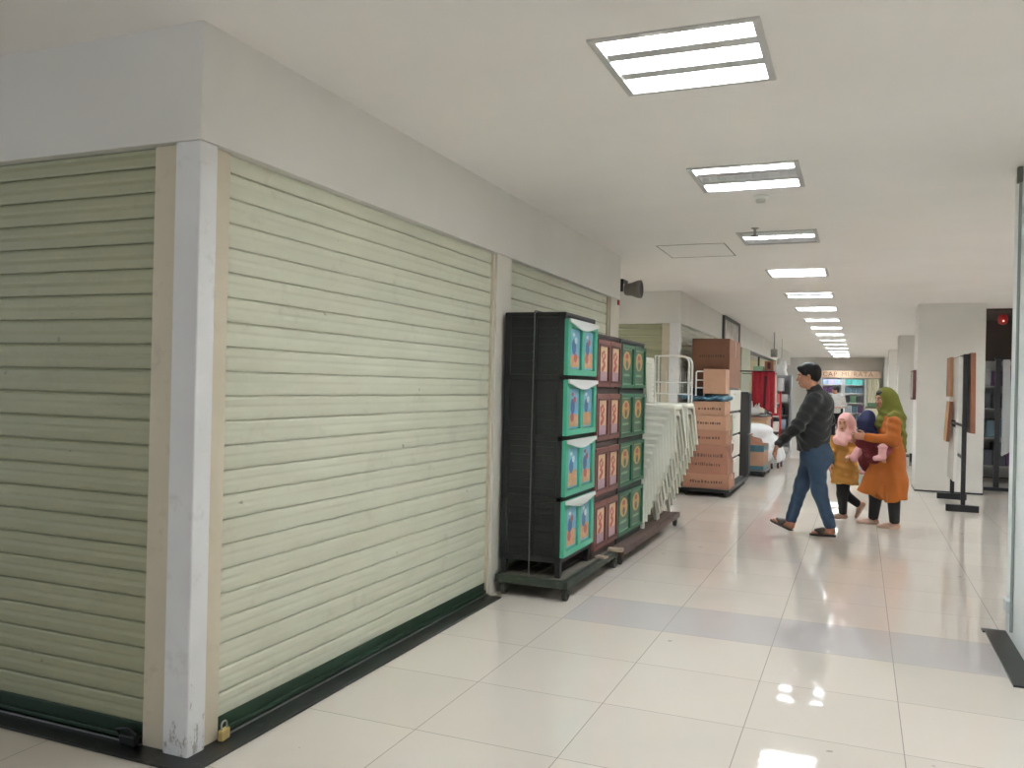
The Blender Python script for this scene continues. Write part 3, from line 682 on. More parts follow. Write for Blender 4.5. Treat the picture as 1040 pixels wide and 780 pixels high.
# ------------------------------------------------------------------ stacked white chairs
m_chair = mat('white_chair_plastic', (238, 237, 224), 0.4, var=0.04, vscale=9)
def make_chair(label):
    t = thing('plastic_chair', label, 'chair', (0, 0, 0), 'white plastic chairs stacked on the brown dolly')
    X0, X1, W, SZ = -0.195, 0.215, 0.205, 0.43
    b = MB(); prof = []
    N = 8
    outline = []
    for cx, cy, a0 in ((X1-0.05, W-0.05, 0), (X0+0.05, W-0.05, PI/2), (X0+0.05, -W+0.05, PI), (X1-0.05, -W+0.05, 1.5*PI)):
        outline += [(cx+0.05*math.cos(a0+PI/2*i/4), cy+0.05*math.sin(a0+PI/2*i/4)) for i in range(5)]
    n = len(outline); vs = []
    for sc, z in ((0.0, SZ-0.012), (0.86, SZ-0.008), (0.97, SZ), (1.0, SZ-0.008), (1.02, SZ-0.05), (1.005, SZ-0.05), (0.975, SZ-0.012), (0.0, SZ-0.018)):
        vs += [(x*sc, y*sc, z) for x, y in outline]
    b.add(vs, [(i*n+k, i*n+(k+1) % n, (i+1)*n+(k+1) % n, (i+1)*n+k) for i in range(7) for k in range(n)], 0, True)
    b.build('seat', m_chair, t)
    for sx in (1, -1):
        for sy in (1, -1):
            b = MB(); th = 0.0045
            xt = X1 if sx > 0 else X0; xo = xt+(0.035*sx if sx > 0 else -0.005); yt = sy*(W+0.004); yo = sy*(W+0.080)
            z1 = SZ-0.035; wt, wb = 0.075, 0.036
            # outer side face and front (or back) face of the L-shaped leg
            b.hexa([(xo, yo, 0), (xo-sx*wb, yo, 0), (xo-sx*wb, yo-sy*th, 0), (xo, yo-sy*th, 0), (xt, yt, z1), (xt-sx*wt, yt, z1), (xt-sx*wt, yt-sy*th, z1), (xt, yt-sy*th, z1)])
            b.hexa([(xo, yo, 0), (xo, yo-sy*wb, 0), (xo-sx*th, yo-sy*wb, 0), (xo-sx*th, yo, 0), (xt, yt, z1), (xt, yt-sy*wt, z1), (xt-sx*th, yt-sy*wt, z1), (xt-sx*th, yt, z1)])
            b.build('leg', m_chair, t)
    for sy in (1, -1):
        yy = lambda z: sy*(W+0.004+0.076*(SZ-0.035-z)/(SZ-0.035))
        xs_ = [X0+0.035, X0+0.075, X0+0.13, 0.01, X1-0.13, X1-0.07, X1-0.03]; zs_ = [0.235, 0.30, 0.34, 0.352, 0.34, 0.30, 0.235]; n = len(xs_)
        b = MB(); vs = []
        for dy in (0, -0.0045*sy): vs += [(x, yy(z)+dy, z) for x, z in zip(xs_, zs_)]+[(x, yy(SZ-0.035)+dy, SZ-0.035) for x in xs_]
        fs = []
        for o in (0, 2*n): fs += [(o+i, o+i+1, o+n+i+1, o+n+i) for i in range(n-1)]
        fs += [(i, i+1, 2*n+i+1, 2*n+i) for i in range(n-1)]+[(n+i, n+i+1, 3*n+i+1, 3*n+i) for i in range(n-1)]+[(0, n, 3*n, 2*n), (n-1, 2*n-1, 4*n-1, 3*n-1)]
        b.add(vs, fs); b.build('apron', m_chair, t)
    b = MB(); zt = 0.885
    def back(y, z):  # plane of the backrest
        return (X0+0.02-0.035*(z-SZ)/(zt-SZ)-0.02*(1-(y/W)**2)*(z-SZ)/(zt-SZ), y, z)
    def panel(y0, y1, z0, z1, ny=6, th=0.006):
        g = []
        for dx in (0, -th):
            for zz in (z0, z1):
                for i in range(ny+1):
                    p = back(y0+(y1-y0)*i/ny, zz); g.append((p[0]+dx, p[1], p[2]))
        m_ = ny+1; fs = []
        for i in range(ny):
            fs += [(i, i+1, m_+i+1, m_+i), (2*m_+i+1, 2*m_+i, 3*m_+i, 3*m_+i+1), (i+1, i, 2*m_+i, 2*m_+i+1), (m_+i, m_+i+1, 3*m_+i+1, 3*m_+i)]
        fs += [(0, m_, 3*m_, 2*m_), (ny, 2*m_+ny, 3*m_+ny, m_+ny)]
        b.add(g, fs)
    panel(-W*0.92, -W*0.55, SZ-0.02, zt-0.03, 3); panel(W*0.55, W*0.92, SZ-0.02, zt-0.03, 3); panel(-W*0.92, W*0.92, zt-0.03, zt, 8); panel(-W*0.55, W*0.55, SZ-0.02, SZ+0.06, 6)
    nb = 8
    for i in range(nb):
        z0 = SZ+0.06+(zt-0.03-SZ-0.06)*i/nb; panel(-W*0.55, W*0.55, z0+0.014, SZ+0.06+(zt-0.03-SZ-0.06)*(i+1)/nb, 6)
    b.build('backrest', m_chair, t)
    return t
order = ['topmost', 'second from the top', 'third from the top', 'fourth from the top', 'fifth from the top', 'sixth from the top', 'seventh from the top', 'sixth from the bottom', 'fifth from the bottom', 'fourth from the bottom', 'third from the bottom', 'second from the bottom', 'bottommost']
NCH = 12
def olabel(i):                      # i counts from the bottom
    k = NCH-1-i
    return order[k] if k < 6 else order[[12, 11, 10, 9, 8, 7][i]]
proto = None
for yc, side in ((7.655, 'beside the green cabinet'), (8.255, 'at the dolly\'s far end')):
    for i in range(NCH):
        lb = 'white plastic chair, %s in the stack %s' % (olabel(i), side)
        loc = (-1.998+0.0200*i, yc+0.0215*i, DZ+0.0008+0.0612*i)
        if proto is None: proto = make_chair(lb); proto.location = loc
        else: dup(proto, loc, lb)

# ------------------------------------------------------------------ white tube rack
zs = DZ+0.0008+0.0612*(NCH-1)+0.4305; yr = 8.48; xa, xb = -1.915, -1.572
t = thing('dish_rack', 'white wire rack standing on the seat of the topmost far chair', 'rack', ((xa+xb)/2, yr, zs))
for y in (yr-0.06, yr+0.10):
    b = MB(); b.tube([(xa, y, zs), (xa, y, zs+0.47), (xb-0.08, y, zs+0.47), (xb-0.03, y, zs+0.455), (xb-0.006, y, zs+0.42), (xb, y, zs+0.38), (xb, y, zs)], 0.0095, 10); b.build('hoop', m_white, t)
for z in (zs+0.205, zs+0.09):
    for y in (yr-0.06, yr+0.10): b = MB(); b.tube([(xa+0.008, y, z), (xb-0.008, y, z)], 0.007, 8); b.build('rail', m_white, t)
    for x in (xa, xb): b = MB(); b.tube([(x, yr-0.052, z), (x, yr+0.092, z)], 0.006, 8); b.build('cross_rail', m_white, t)
for i in range(10):
    x = xa+0.10+0.024*i
    b = MB(); b.tube([(x, yr+0.02, zs+0.09), (x, yr+0.02, zs+0.32+0.02*(i % 2))], 0.003, 6); b.build('wire', m_white, t)
b = MB(); b.tube([(xa+0.09, yr+0.02, zs+0.09), (xb-0.09, yr+0.02, zs+0.09)], 0.004, 6); b.build('wire_foot', m_white, t)
# ------------------------------------------------------------------ cartons
m_card = [mat('cardboard_%s' % n, c, 0.8, var=0.08, vscale=5, dirt=(110, 78, 62), dscale=3, damt=0.15) for n, c in (('tan', (176, 136, 110)), ('brown', (158, 114, 90)), ('red_brown', (150, 104, 82)), ('light', (190, 152, 126)), ('dark', (122, 84, 62)))]
m_tape = mat('packing_tape', (150, 112, 82), 0.3)
m_print = mat('carton_ink', (88, 62, 50), 0.8)
def carton(label, x0, x1, y0, y1, z0, z1, mi, rows=2, rot=0.0, crush=0.0, group='cartons in the tall pile', seed=0):
    t = thing('carton', label, 'carton', ((x0+x1)/2, (y0+y1)/2, z0), group); rnd = random.Random(seed)
    b = MB(); nx = 6
    vs = []
    NX, NY, NZ = 5, 3, 5
    bm = bmesh.new(); bmesh.ops.create_cube(bm, size=1); bmesh.ops.subdivide_edges(bm, edges=bm.edges[:], cuts=4, use_grid_fill=True)
    for v in bm.verts:
        c = v.co.copy(); bul = 0.008*math.cos(PI*c.x)*math.cos(PI*c.z)
        x = (x0+x1)/2+c.x*(x1-x0); y = (y0+y1)/2+c.y*(y1-y0); z = (z0+z1)/2+c.z*(z1-z0)
        if abs(c.y) > 0.49: y += math.copysign(bul, c.y)
        if crush and c.x > 0.2 and 0.0 < c.z < 0.45: x -= crush*(0.5+0.5*math.sin(9*c.z+3*c.y))
        if c.z < 0.49 and c.z > -0.49: x += rnd.uniform(-1, 1)*0.002
        v.co = Vector((x, y, z))
    bm.verts.index_update(); b.add([v.co[:] for v in bm.verts], [[v.index for v in f.verts] for f in bm.faces]); bm.free()
    b.build('box_shell', m_card[mi], t, 0.006)
    W, Hh = x1-x0, z1-z0
    b = MB(); yy = y0-0.0105
    b.box(x1+0.0015, x1+0.003, (y0+y1)/2-0.03, (y0+y1)/2+0.03, z1-Hh*0.35, z1-0.001); b.box(x0+0.004, x1+0.003, (y0+y1)/2-0.03, (y0+y1)/2+0.03, z1+0.0005, z1+0.002)
    b.build('tape', m_tape, t)
    if rows:
        for r in range(rows):
            b = MB()
            x = x0+W*rnd.uniform(.08, .2); zc = z0+Hh*(0.35+0.3*r if rows > 1 else 0.5); hh = min(0.045, Hh*0.2)
            while x < x1-W*0.16:
                ww = rnd.uniform(.010, .03); yb = y0-0.0005-0.008*math.cos(PI*((x+ww/2-x0)/W-.5))*math.cos(PI*((zc-z0)/Hh-.5))
                b.box(x, x+ww, yb-0.0012, yb+0.004, zc-hh/2, zc+hh/2*rnd.uniform(.3, 1)); x += ww+rnd.uniform(.006, .02)
            b.build('lettering', m_print, t)
    if rot: t.rotation_euler = (0, 0, rot)
    return t
dolly('low dark dolly under the tall pile of brown cartons', -2.14, -1.52, 11.02, 12.95, 0.10, 0.028, m_black, m_black, [(-2.08, 11.08), (-1.58, 11.08), (-2.08, 12.88), (-1.58, 12.88)], 0.04)
cz = 0.101
carton('wide bottom carton of the pile, flat on the dark dolly', -2.125, -1.525, 11.05, 11.55, cz, 0.285, 1, 1, seed=1)
carton('tall crumpled carton with printed lines, second from the floor', -2.075, -1.545, 11.05, 11.55, 0.286, 0.665, 2, 2, crush=0.03, seed=2)
carton('squat printed carton third from the floor in the pile', -2.015, -1.575, 11.06, 11.54, 0.666, 0.855, 1, 1, seed=3)
carton('flatter carton fourth from the floor in the pile', -2.015, -1.580, 11.06, 11.54, 0.856, 1.045, 0, 1, seed=4)
carton('shallow top carton of the pile just under the blue sheet', -2.01, -1.60, 11.05, 11.52, 1.046, 1.225, 0, 1, seed=5)
m_blue = mat('blue_tarp', (62, 104, 124), 0.5, var=0.25, vscale=12)
s = Soft(0.03); 
for i in range(9):
    x = -2.12+0.06*i; s.cap((x, 11.06, 1.262+0.012*math.sin(i*2.1)), (x+0.05, 11.5, 1.265+0.012*math.cos(i*1.7)), 0.026, 0.03)
s.cap((-1.70, 11.06, 1.275), (-1.60, 11.3, 1.29), 0.028, 0.02)
s.cap((-2.20, 11.10, 1.30), (-2.05, 11.10, 1.275), 0.025, 0.025)
s.cut((0, 0, 1.2275), (0, 0, -1))
V, F = s.surface(0.012); b = MB(); b.add(V, F.tolist(), 0, True); tag(b.build('tarp', m_blue), 'crumpled blue plastic sheet between the cartons', 'plastic sheet')
xa, xb, yq, zq = -1.985, -1.872, 11.12, 1.294
t = thing('tube_ladder', 'small white tube ladder frame on the blue sheet before the big carton', 'stand', ((xa+xb)/2, yq, zq))
b = MB(); b.tube([(xa, yq, zq), (xa, yq, 1.600), (xa+0.012, yq, 1.614), (xb-0.012, yq, 1.614), (xb, yq, 1.600), (xb-0.008, yq, zq)], 0.010, 8); b.build('hoop', m_white, t)
for z in (1.50, 1.40): b = MB(); b.tube([(xa, yq, z), (xb-0.003, yq, z)], 0.007, 8); b.build('rung', m_white, t)
carton('upright tan carton standing on the blue sheet in front of the big box', -1.885, -1.60, 11.07, 11.40, 1.325, 1.645, 0, 0, seed=6)
# white drawer tower and the big carton on it
t = thing('drawer_tower', 'white drawer tower behind the tall pile of cartons', 'cabinet', (-1.9, 12.2, 0.1))
b = MB(); b.rbox(-2.12, -1.64, 11.62, 12.72, 0.101, 1.405, 0.012); b.build('body', mat('black_carcass', (36, 36, 36), 0.5), t)
m_wdraw = mat('white_drawer_plastic', (226, 224, 214), 0.35)
for k in range(4):
    z0 = 0.125+k*0.322
    b = MB(); b.rbox(-1.645, -1.615, 11.63, 12.71, z0, z0+0.288, 0.008); d = b.build('drawer', m_wdraw, t)
    b = MB(); b.rbox(-1.616, -1.603, 12.0, 12.34, z0+0.22, z0+0.245, 0.004); b.build('handle', m_wdraw, d)
carton('big brown carton on top, standing on the white drawer tower', -2.125, -1.625, 11.56, 12.66, 1.406, 2.068, 4, 2, seed=8)
b = MB(); b.rbox(-1.60, -1.585, 11.60, 11.80, 0.72, 1.05, 0.004); 
b = MB(); b.prism([(11.56, 0.70), (11.74, 0.70), (11.80, 0.86), (11.72, 1.05), (11.58, 0.98)], -1.600, -1.592, 'x'); tag(b.build('green_bag', mat('green_film', (90, 150, 100), 0.4, var=0.3, vscale=12), bevel=0.003), 'green plastic packet against the white drawers beside the cartons', 'packet')
# dark tall cabinet past the drawers
t = thing('tall_cabinet', 'dark grey narrow cabinet beyond the white drawer tower', 'cabinet', (-1.85, 13.6, 0))
b = MB(); b.rbox(-2.17, -1.575, 13.30, 13.56, 0.07, 1.355, 0.01); b.build('body', mat('dark_grey_steel', (66, 64, 64), 0.45, var=0.08), t)
for z0, z1 in ((0.09, 0.7), (0.715, 1.335)): b = MB(); b.rbox(-1.576, -1.560, 13.31, 13.55, z0, z1, 0.004); b.build('door', m_darkgrey, t)
for x in (-2.12, -1.62):
    for y in (13.34, 13.52): b = MB(); b.lathe([(0.001, 0), (0.024, 0), (0.02, 0.07), (0.001, 0.07)], (x, y, 0), 10); b.build('foot', m_black, t)

# ------------------------------------------------------------------ wares in front of the open shop
dolly('small dark dolly under the carton taped in blue', -1.72, -1.37, 13.99, 14.9, 0.085, 0.024, m_black, m_black, [(-1.68, 14.03), (-1.41, 14.03), (-1.68, 14.85), (-1.41, 14.85)], 0.035)
t = thing('open_carton', 'open carton banded with blue tape on the small dolly', 'carton', (-1.55, 14.4, 0.086))
b = MB(); x0, x1, y0, y1, z0, z1 = -1.69, -1.41, 14.05, 14.8, 0.087, 0.50
b.box(x0, x1, y0, y1, z0, z0+0.01)
for q in ((x0, x0+0.008, y0, y1), (x1-0.008, x1, y0, y1), (x0+.008, x1-.008, y0, y0+0.008), (x0+.008, x1-.008, y1-0.008, y1)): b.box(q[0], q[1], q[2], q[3], z0+0.01, z1)
b.build('box_shell', m_card[0], t)
b = MB(); b.hexa([(x0, y0, z1), (x1, y0, z1), (x1, y0+.006, z1), (x0, y0+.006, z1), (x0+.03, y0+.12, z1+.15), (x1-.05, y0+.12, z1+.10), (x1-.05, y0+.13, z1+.10), (x0+.03, y0+.13, z1+.15)]); b.build('flap', m_card[2], t)
b = MB(); b.hexa([(x0, y0, z1), (x0+.006, y0, z1), (x0+.006, y1, z1), (x0, y1, z1), (x0+.02, y0+.05, z1+.16), (x0+.03, y0+.05, z1+.16), (x0+.03, y1-.05, z1+.16), (x0+.02, y1-.05, z1+.16)]); b.build('flap', m_card[0], t)
m_bt = mat('blue_tape', (66, 104, 116), 0.35, var=0.2, vscale=20)
for za, zb in ((0.395, 0.50), (0.095, 0.17)): b = MB(); b.box(x0-.003, x1+.003, y0-.003, y0-.0005, za, zb); b.box(x1+.0005, x1+.003, y0-.003, y1+.003, za, zb); b.build('tape', m_bt, t)
# sheeted pile
s = Soft(0.06); s.ell((-1.72, 15.75, 0.66), (0.30, 0.40, 0.13)); s.cap((-1.80, 15.45, 0.60), (-1.80, 16.1, 0.60), 0.15); s.chain([(-1.62, 15.6, 0.66), (-1.46, 15.65, 0.42), (-1.34, 15.7, 0.20)], [0.10, 0.13, 0.10]); s.chain([(-1.62, 16.0, 0.66), (-1.45, 16.05, 0.42), (-1.33, 16.1, 0.2)], [0.10, 0.13, 0.10]); s.cap((-1.9, 15.5, 0.3), (-1.9, 16.1, 0.3), 0.2)
s.cap((-1.6, 15.5, 0.3), (-1.6, 16.1, 0.3), 0.2); s.cut((0, 0, 0.12), (0, 0, -1))
s.fn = lambda X, Y, Z: 0.012*np.sin(28*Y+9*X)*np.clip((0.72-Z)*2, 0, 1)
V, F = s.surface(0.02); b = MB(); b.add(V, F.tolist(), 0, True); t = thing('sheeted_cart', 'low cart under a draped white sheet past the blue-taped carton', 'cart', (-1.65, 15.8, 0)); b.build('sheet', mat('white_sheet', (232, 233, 234), 0.7, var=0.03), t, fix=False)
for x, y in ((-1.42, 15.55), (-1.33, 15.75), (-1.30, 16.05), (-1.62, 15.5), (-1.62, 16.1)):
    caster(t, x, y, 0.05, 0.13, m_steel)
# counter with things on it
t = thing('counter', 'small tan counter under the hanging red cloth', 'counter', (-1.75, 17.0, 0))
b = MB(); b.rbox(-2.16, -1.60, 16.55, 17.35, 0.83, 0.87, 0.006); b.build('top', m_card[3], t)
b = MB(); b.rbox(-2.13, -1.63, 16.60, 17.32, 0.0, 0.829, 0.006); b.build('body', mat('tan_board', (188, 156, 118), 0.6, var=0.08), t)
m_bag = mat('clear_white_bag', (214, 216, 214), 0.35, var=0.1)
s = Soft(0.03); s.ell((-1.90, 16.9, 0.95), (0.13, 0.16, 0.09)); s.cap((-1.95, 16.85, 1.0), (-1.93, 16.85, 1.17), 0.05, 0.012); s.cap((-1.83, 16.9, 0.98), (-1.80, 16.9, 1.13), 0.05, 0.012); s.cut((0, 0, 0.871), (0, 0, -1))
V, F = s.surface(0.012); b = MB(); b.add(V, F.tolist(), 0, True); tag(b.build('plastic_bag', m_bag), 'white plastic bag with peaked handles on the tan counter', 'bag')
t = thing('bowl', 'pale shallow bowl at the front of the tan counter', 'bowl', (-1.72, 16.85, 0.871))
b = MB(); b.lathe([(0.001, 0), (0.05, 0), (0.11, 0.055), (0.115, 0.055), (0.055, -0.0), (0.001, 0.004)], (-1.73, 16.85, 0.8715), 20); b.build('dish', mat('pale_blue_dish', (180, 192, 194), 0.3), t)
b = MB(); b.ell((-1.735, 16.85, 0.915), (0.08, 0.08, 0.035)); b.build('filling', m_black, t)
m_redc = mat('red_cloth', (156, 28, 40), 0.8, var=0.2, vscale=8)
t = thing('red_banner', 'dark red cloth hanging over the tan counter', 'banner', (-1.75, 16.9, 1.75))
s = Soft(0.02); N = 16; W = 0.40
for i in range(N):
    x = -1.93+W*i/(N-1); zb = 1.16-0.20*(i/(N-1)) if i > 3 else 1.05+0.03*i
    s.cap((x, 16.9+0.02*math.sin(i*1.6), 1.735), (x, 16.9+0.03*math.sin(i*1.6+.4), zb), 0.017, 0.019)
V, F = s.surface(0.012); b = MB(); b.add(V, F.tolist(), 0, True); b.build('cloth', m_redc, t, fix=False)
b = MB(); b.tube([(-2.26, 16.9, 1.75), (-1.53, 16.9, 1.75)], 0.012, 8); b.build('rod', m_black, t)
b = MB(); b.box(-1.71, -1.65, 16.872, 16.878, 1.10, 1.66); b.build('dark_stripe', mat('dark_red_cloth', (72, 18, 26), 0.8), t)
t = thing('gift_carton', 'brown box perched above the red cloth', 'box', (-1.62, 17.0, 1.77))
b = MB(); b.rbox(-1.71, -1.55, 16.85, 17.1, 1.765, 1.95, 0.005); b.build('box_shell', m_card[2], t)
b = MB(); b.box(-1.66, -1.60, 16.846, 16.849, 1.80, 1.92); b.build('sticker', m_maroon, t)
b = MB(); b.rbox(-1.92, -1.74, 16.84, 17.1, 1.765, 1.85, 0.006); tag(b.build('storage_box', mat('green_box', (128, 158, 126), 0.5, var=0.15, vscale=9)), 'pale green box left of the brown one above the red cloth', 'box')
# shelf carrying those boxes: thin board fixed to the pilaster
b = MB(); b.box(-2.20, -1.53, 16.82, 17.12, 1.7625, 1.7645); b.box(-2.20, -1.53, 16.97, 17.12, 1.7450, 1.7625); struct(b.build('trim_12', m_steel))
# white hanging strip goods, red display rack
t = thing('display_rack', 'slim red display rack behind the red cloth', 'rack', (-1.60, 18.0, 0))
m_redp = mat('red_plastic_rack', (178, 36, 44), 0.4, var=0.1)
for x in (-1.66, -1.50): b = MB(); b.rbox(x-0.02, x+0.02, 17.98, 18.02, 0, 1.37, 0.004); b.build('post', m_redp, t)
for k, z in enumerate((0.25, 0.55, 0.85, 1.12)):
    b = MB(); b.rbox(-1.64, -1.52, 17.90, 18.2, z, z+0.02, 0.003); b.build('shelf', m_white, t)
    b = MB(); b.rbox(-1.63, -1.53, 17.93, 18.15, z+0.022, z+0.20, 0.01); tag(b.build('goods_packet', [m_redp, m_white, m_redp, mat('pink_pack', (206, 120, 128), 0.4)][k]), ['red packet on the lowest shelf of the red rack', 'white packet on the second shelf of the red rack', 'red packet on the third shelf of the red rack', 'pink packet on the top shelf of the red rack'][k], 'packet')
b = MB(); b.ell((-1.66, 18.0, 1.42), (0.05, 0.05, 0.05)); b.build('finial', m_maroon, t)
t = thing('hanging_garment', 'pale strip of cloth hanging beside the red rack', 'cloth', (-1.62, 17.55, 1.7))
s = Soft(0.02)
for i in range(4): s.cap((-1.66+0.035*i, 17.55+.01*(i % 2), 1.70), (-1.665+0.04*i, 17.55+.015*((i+1) % 2), 0.95), 0.016, 0.02)
V, F = s.surface(0.012); b = MB(); b.add(V, F.tolist(), 0, True); b.build('cloth', mat('pale_cloth', (220, 208, 192), 0.8, var=0.1), t, fix=False)
b = MB(); b.tube([(-2.30, 17.55, 1.715), (-1.54, 17.55, 1.715)], 0.008, 6); b.build('rod', m_black, t)
# shelving with wares deeper in
def ware_shelf(label, x0, x1, y, depth, levels, top, group, goods, mshelf, full=False):
    t = thing('ware_shelf', label, 'shelf', ((x0+x1)/2, y, 0))
    for x in (x0, x1): b = MB(); b.box(x-0.02, x+0.02, y-0.02, y+depth, 0, top); b.build('upright', mshelf, t)
    b = MB(); b.box(x0+0.02, x1-0.02, y+depth-0.01, y+depth, 0.05, top); b.build('back_panel', mshelf, t)
    rnd = random.Random(len(label))
    for li, z in enumerate(levels):
        b = MB(); b.box(x0+0.02, x1-0.02, y-0.01, y+depth-0.01, z, z+0.02); b.build('shelf_board', mshelf, t)
        x = x0+0.04; hmax = (levels[li+1] if li+1 < len(levels) else top)-z-0.06; j = 0
        while x < x1-0.16:
            ww = rnd.uniform(0.12, 0.24); hh = hmax*rnd.uniform(0.62 if not full else 0.86, 0.97); ww = min(ww, x1-0.03-x)
            if full: ww = max(ww, 0.18)
            b = MB(); b.rbox(x, x+ww-0.015, y+0.02, y+depth-0.03, z+0.0205, z+0.02+hh, 0.012)
            cn, mm = (goods[li] if isinstance(goods[li], list) else goods)[rnd.randrange(len(goods[li] if isinstance(goods[li], list) else goods))]; lev = ['lowest', 'second', 'third', 'fourth', 'fifth', 'sixth'][li]
            tag(b.build('goods_box', mm), '%s box, %s from the left, %s board of the %s' % (cn, ['first', 'second', 'third', 'fourth', 'fifth', 'sixth', 'seventh', 'eighth', 'ninth', 'tenth', 'eleventh', 'twelfth', 'thirteenth', 'fourteenth', 'fifteenth'][j], lev, group), 'box', 'boxes on the '+group)
            x += ww; j += 1
    return t
GM = {n: mat('goods_'+n.replace(' ', '_'), c, 0.5, var=0.12, vscale=6) for n, c in (('white', (224, 226, 230)), ('grey', (150, 152, 156)), ('dark', (62, 64, 72)), ('red', (186, 50, 56)), ('purple', (150, 110, 190)), ('lilac', (190, 180, 216)), ('teal', (96, 190, 184)), ('magenta', (206, 60, 150)), ('slate', (78, 104, 116)), ('green', (90, 130, 96)), ('plum', (92, 56, 96)), ('orange', (206, 120, 50)), ('pale blue', (176, 196, 220)))}
def G(*ns): return [(n, GM[n]) for n in ns]
ware_shelf('grey ware shelf of pale goods behind the walking man, at the shop edge', -2.05, -1.50, 20.6, 0.35, [0.12, 0.48, 0.80, 1.10, 1.36], 1.75, 'grey ware shelf', G('white', 'grey', 'red', 'dark', 'pale blue', 'white'), mat('grey_shelf', (150, 152, 154), 0.45, 0.3))
t = thing('hanging_wares', 'bunch of white goods hanging above the grey ware shelf', 'goods', (-1.75, 21.2, 2.1))
s = Soft(0.03)
for i, (dx, dz, r) in enumerate(((0, 0, .08), (.09, -.05, .07), (-.05, -.16, .09), (.06, -.2, .08), (.0, -.3, .07), (.12, -.28, .06))): s.cap((-1.80+dx, 21.2, 2.12+dz), (-1.79+dx, 21.22, 2.0+dz), r*0.8, r)
V, F = s.surface(0.02); b = MB(); b.add(V, F.tolist(), 0, True); b.build('goods_bundle', m_white, t, fix=False)
b = MB(); b.tube([(-1.76, 21.2, 2.1), (-1.76, 21.2, 2.64)], 0.004, 6); b.build('string', m_black, t)
t = thing('corridor_speaker', 'small pale speaker hanging from the ceiling past the red cloth', 'speaker', (-1.78, 19.5, 2.2))
b = MB(); b.tube([(-1.78, 19.5, 2.30), (-1.78, 19.5, CH)], 0.012, 8); b.build('rod', m_steel, t)
b = MB(); b.rbox(-1.85, -1.71, 19.42, 19.58, 2.12, 2.30, 0.02); b.build('housing', mat('pale_speaker', (170, 164, 156), 0.5), t)
b = MB(); b.lathe([(0.001, -0.005), (0.055, -0.005), (0.06, 0.0), (0.06, 0.006)], (-1.78, 19.415, 2.2), 14, axis='y'); b.build('grille', m_steel, t)

# ------------------------------------------------------------------ far shop
ye = 33.2
b = MB(); b.box(-1.46, 0.66, ye, ye+0.7, 1.905, 2.165); 
t = thing('shop_sign', 'long tan and red sign band over the shop at the far end', 'sign', (-0.4, ye, 1.9))
b.build('board', mat('tan_sign', (188, 160, 134), 0.6, var=0.15, vscale=5), t)
def letters(parent, txt, x, y, z, size, m):
    cu = bpy.data.curves.new('lettering', 'FONT'); cu.body = txt; cu.size = size; cu.extrude = 0.006; cu.align_x = 'LEFT'; cu.resolution_u = 2; cu.space_character = 1.12
    o = bpy.data.objects.new('lettering', cu); COL.objects.link(o)
    me = bpy.data.meshes.new_from_object(o); COL.objects.unlink(o); bpy.data.objects.remove(o)
    o = bpy.data.objects.new('lettering', me); COL.objects.link(o); me.materials.clear(); me.materials.append(m)
    o.parent = parent; L = WL[parent.name]; o.location = (x-L[0], y-L[1], z-L[2]); o.rotation_euler = (PI/2, 0, 0); return o
letters(t, 'CAP', -1.30, ye-0.008, 1.955, 0.25, m_maroon)
letters(t, 'MURATA', -0.66, ye-0.008, 1.955, 0.25, mat('sign_brown', (120, 78, 62), 0.6))
ware_shelf('tall white shelf of coloured boxes in the far shop', -1.32, -0.62, ye-0.1, 0.4, [0.1, 0.62, 0.98, 1.33, 1.64], 1.90, 'far white shelf', [G('grey', 'white'), G('grey', 'white'), G('white', 'plum'), G('magenta', 'plum', 'white'), G('lilac', 'purple', 'pale blue')], m_white, True)
ware_shelf('wide pale shelf of teal and dark boxes in the far shop', -0.55, 0.17, ye-0.1, 0.4, [0.1, 0.62, 0.98, 1.33, 1.64], 1.90, 'far teal shelf', [G('grey', 'slate'), G('grey', 'plum', 'slate'), G('slate', 'dark', 'green'), G('slate', 'green', 'slate'), G('teal', 'magenta', 'teal')], m_white, True)
t = thing('shop_counter', 'pale counter before the far shop shelves', 'counter', (-0.1, 31.0, 0))
b = MB(); b.rbox(0.20, 0.75, 30.8, 31.4, 0, 0.86, 0.01); b.build('body', m_cream_wall, t); b = MB(); b.rbox(0.17, 0.78, 30.77, 31.43, 0.861, 0.90, 0.006); b.build('top', m_dark, t)
b = MB(); b.rbox(0.22, 0.52, 30.85, 31.2, 0.901, 1.05, 0.02); tag(b.build('crate', GM['green'], bevel=0.01), 'green crate on the pale counter of the far shop', 'crate')
# curtain-like pale panel right of the far shelves
b = MB(); N = 24; pts = [(0.22+0.42*i/N, ye+0.02*math.sin(i*1.4)) for i in range(N+1)]; b.prism(pts+[(p[0], p[1]+0.05) for p in pts[::-1]], 0.02, 1.88, 'z'); tag(b.build('curtain', m_cream_wall), 'cream curtain right of the coloured shelves in the far shop', 'curtain')

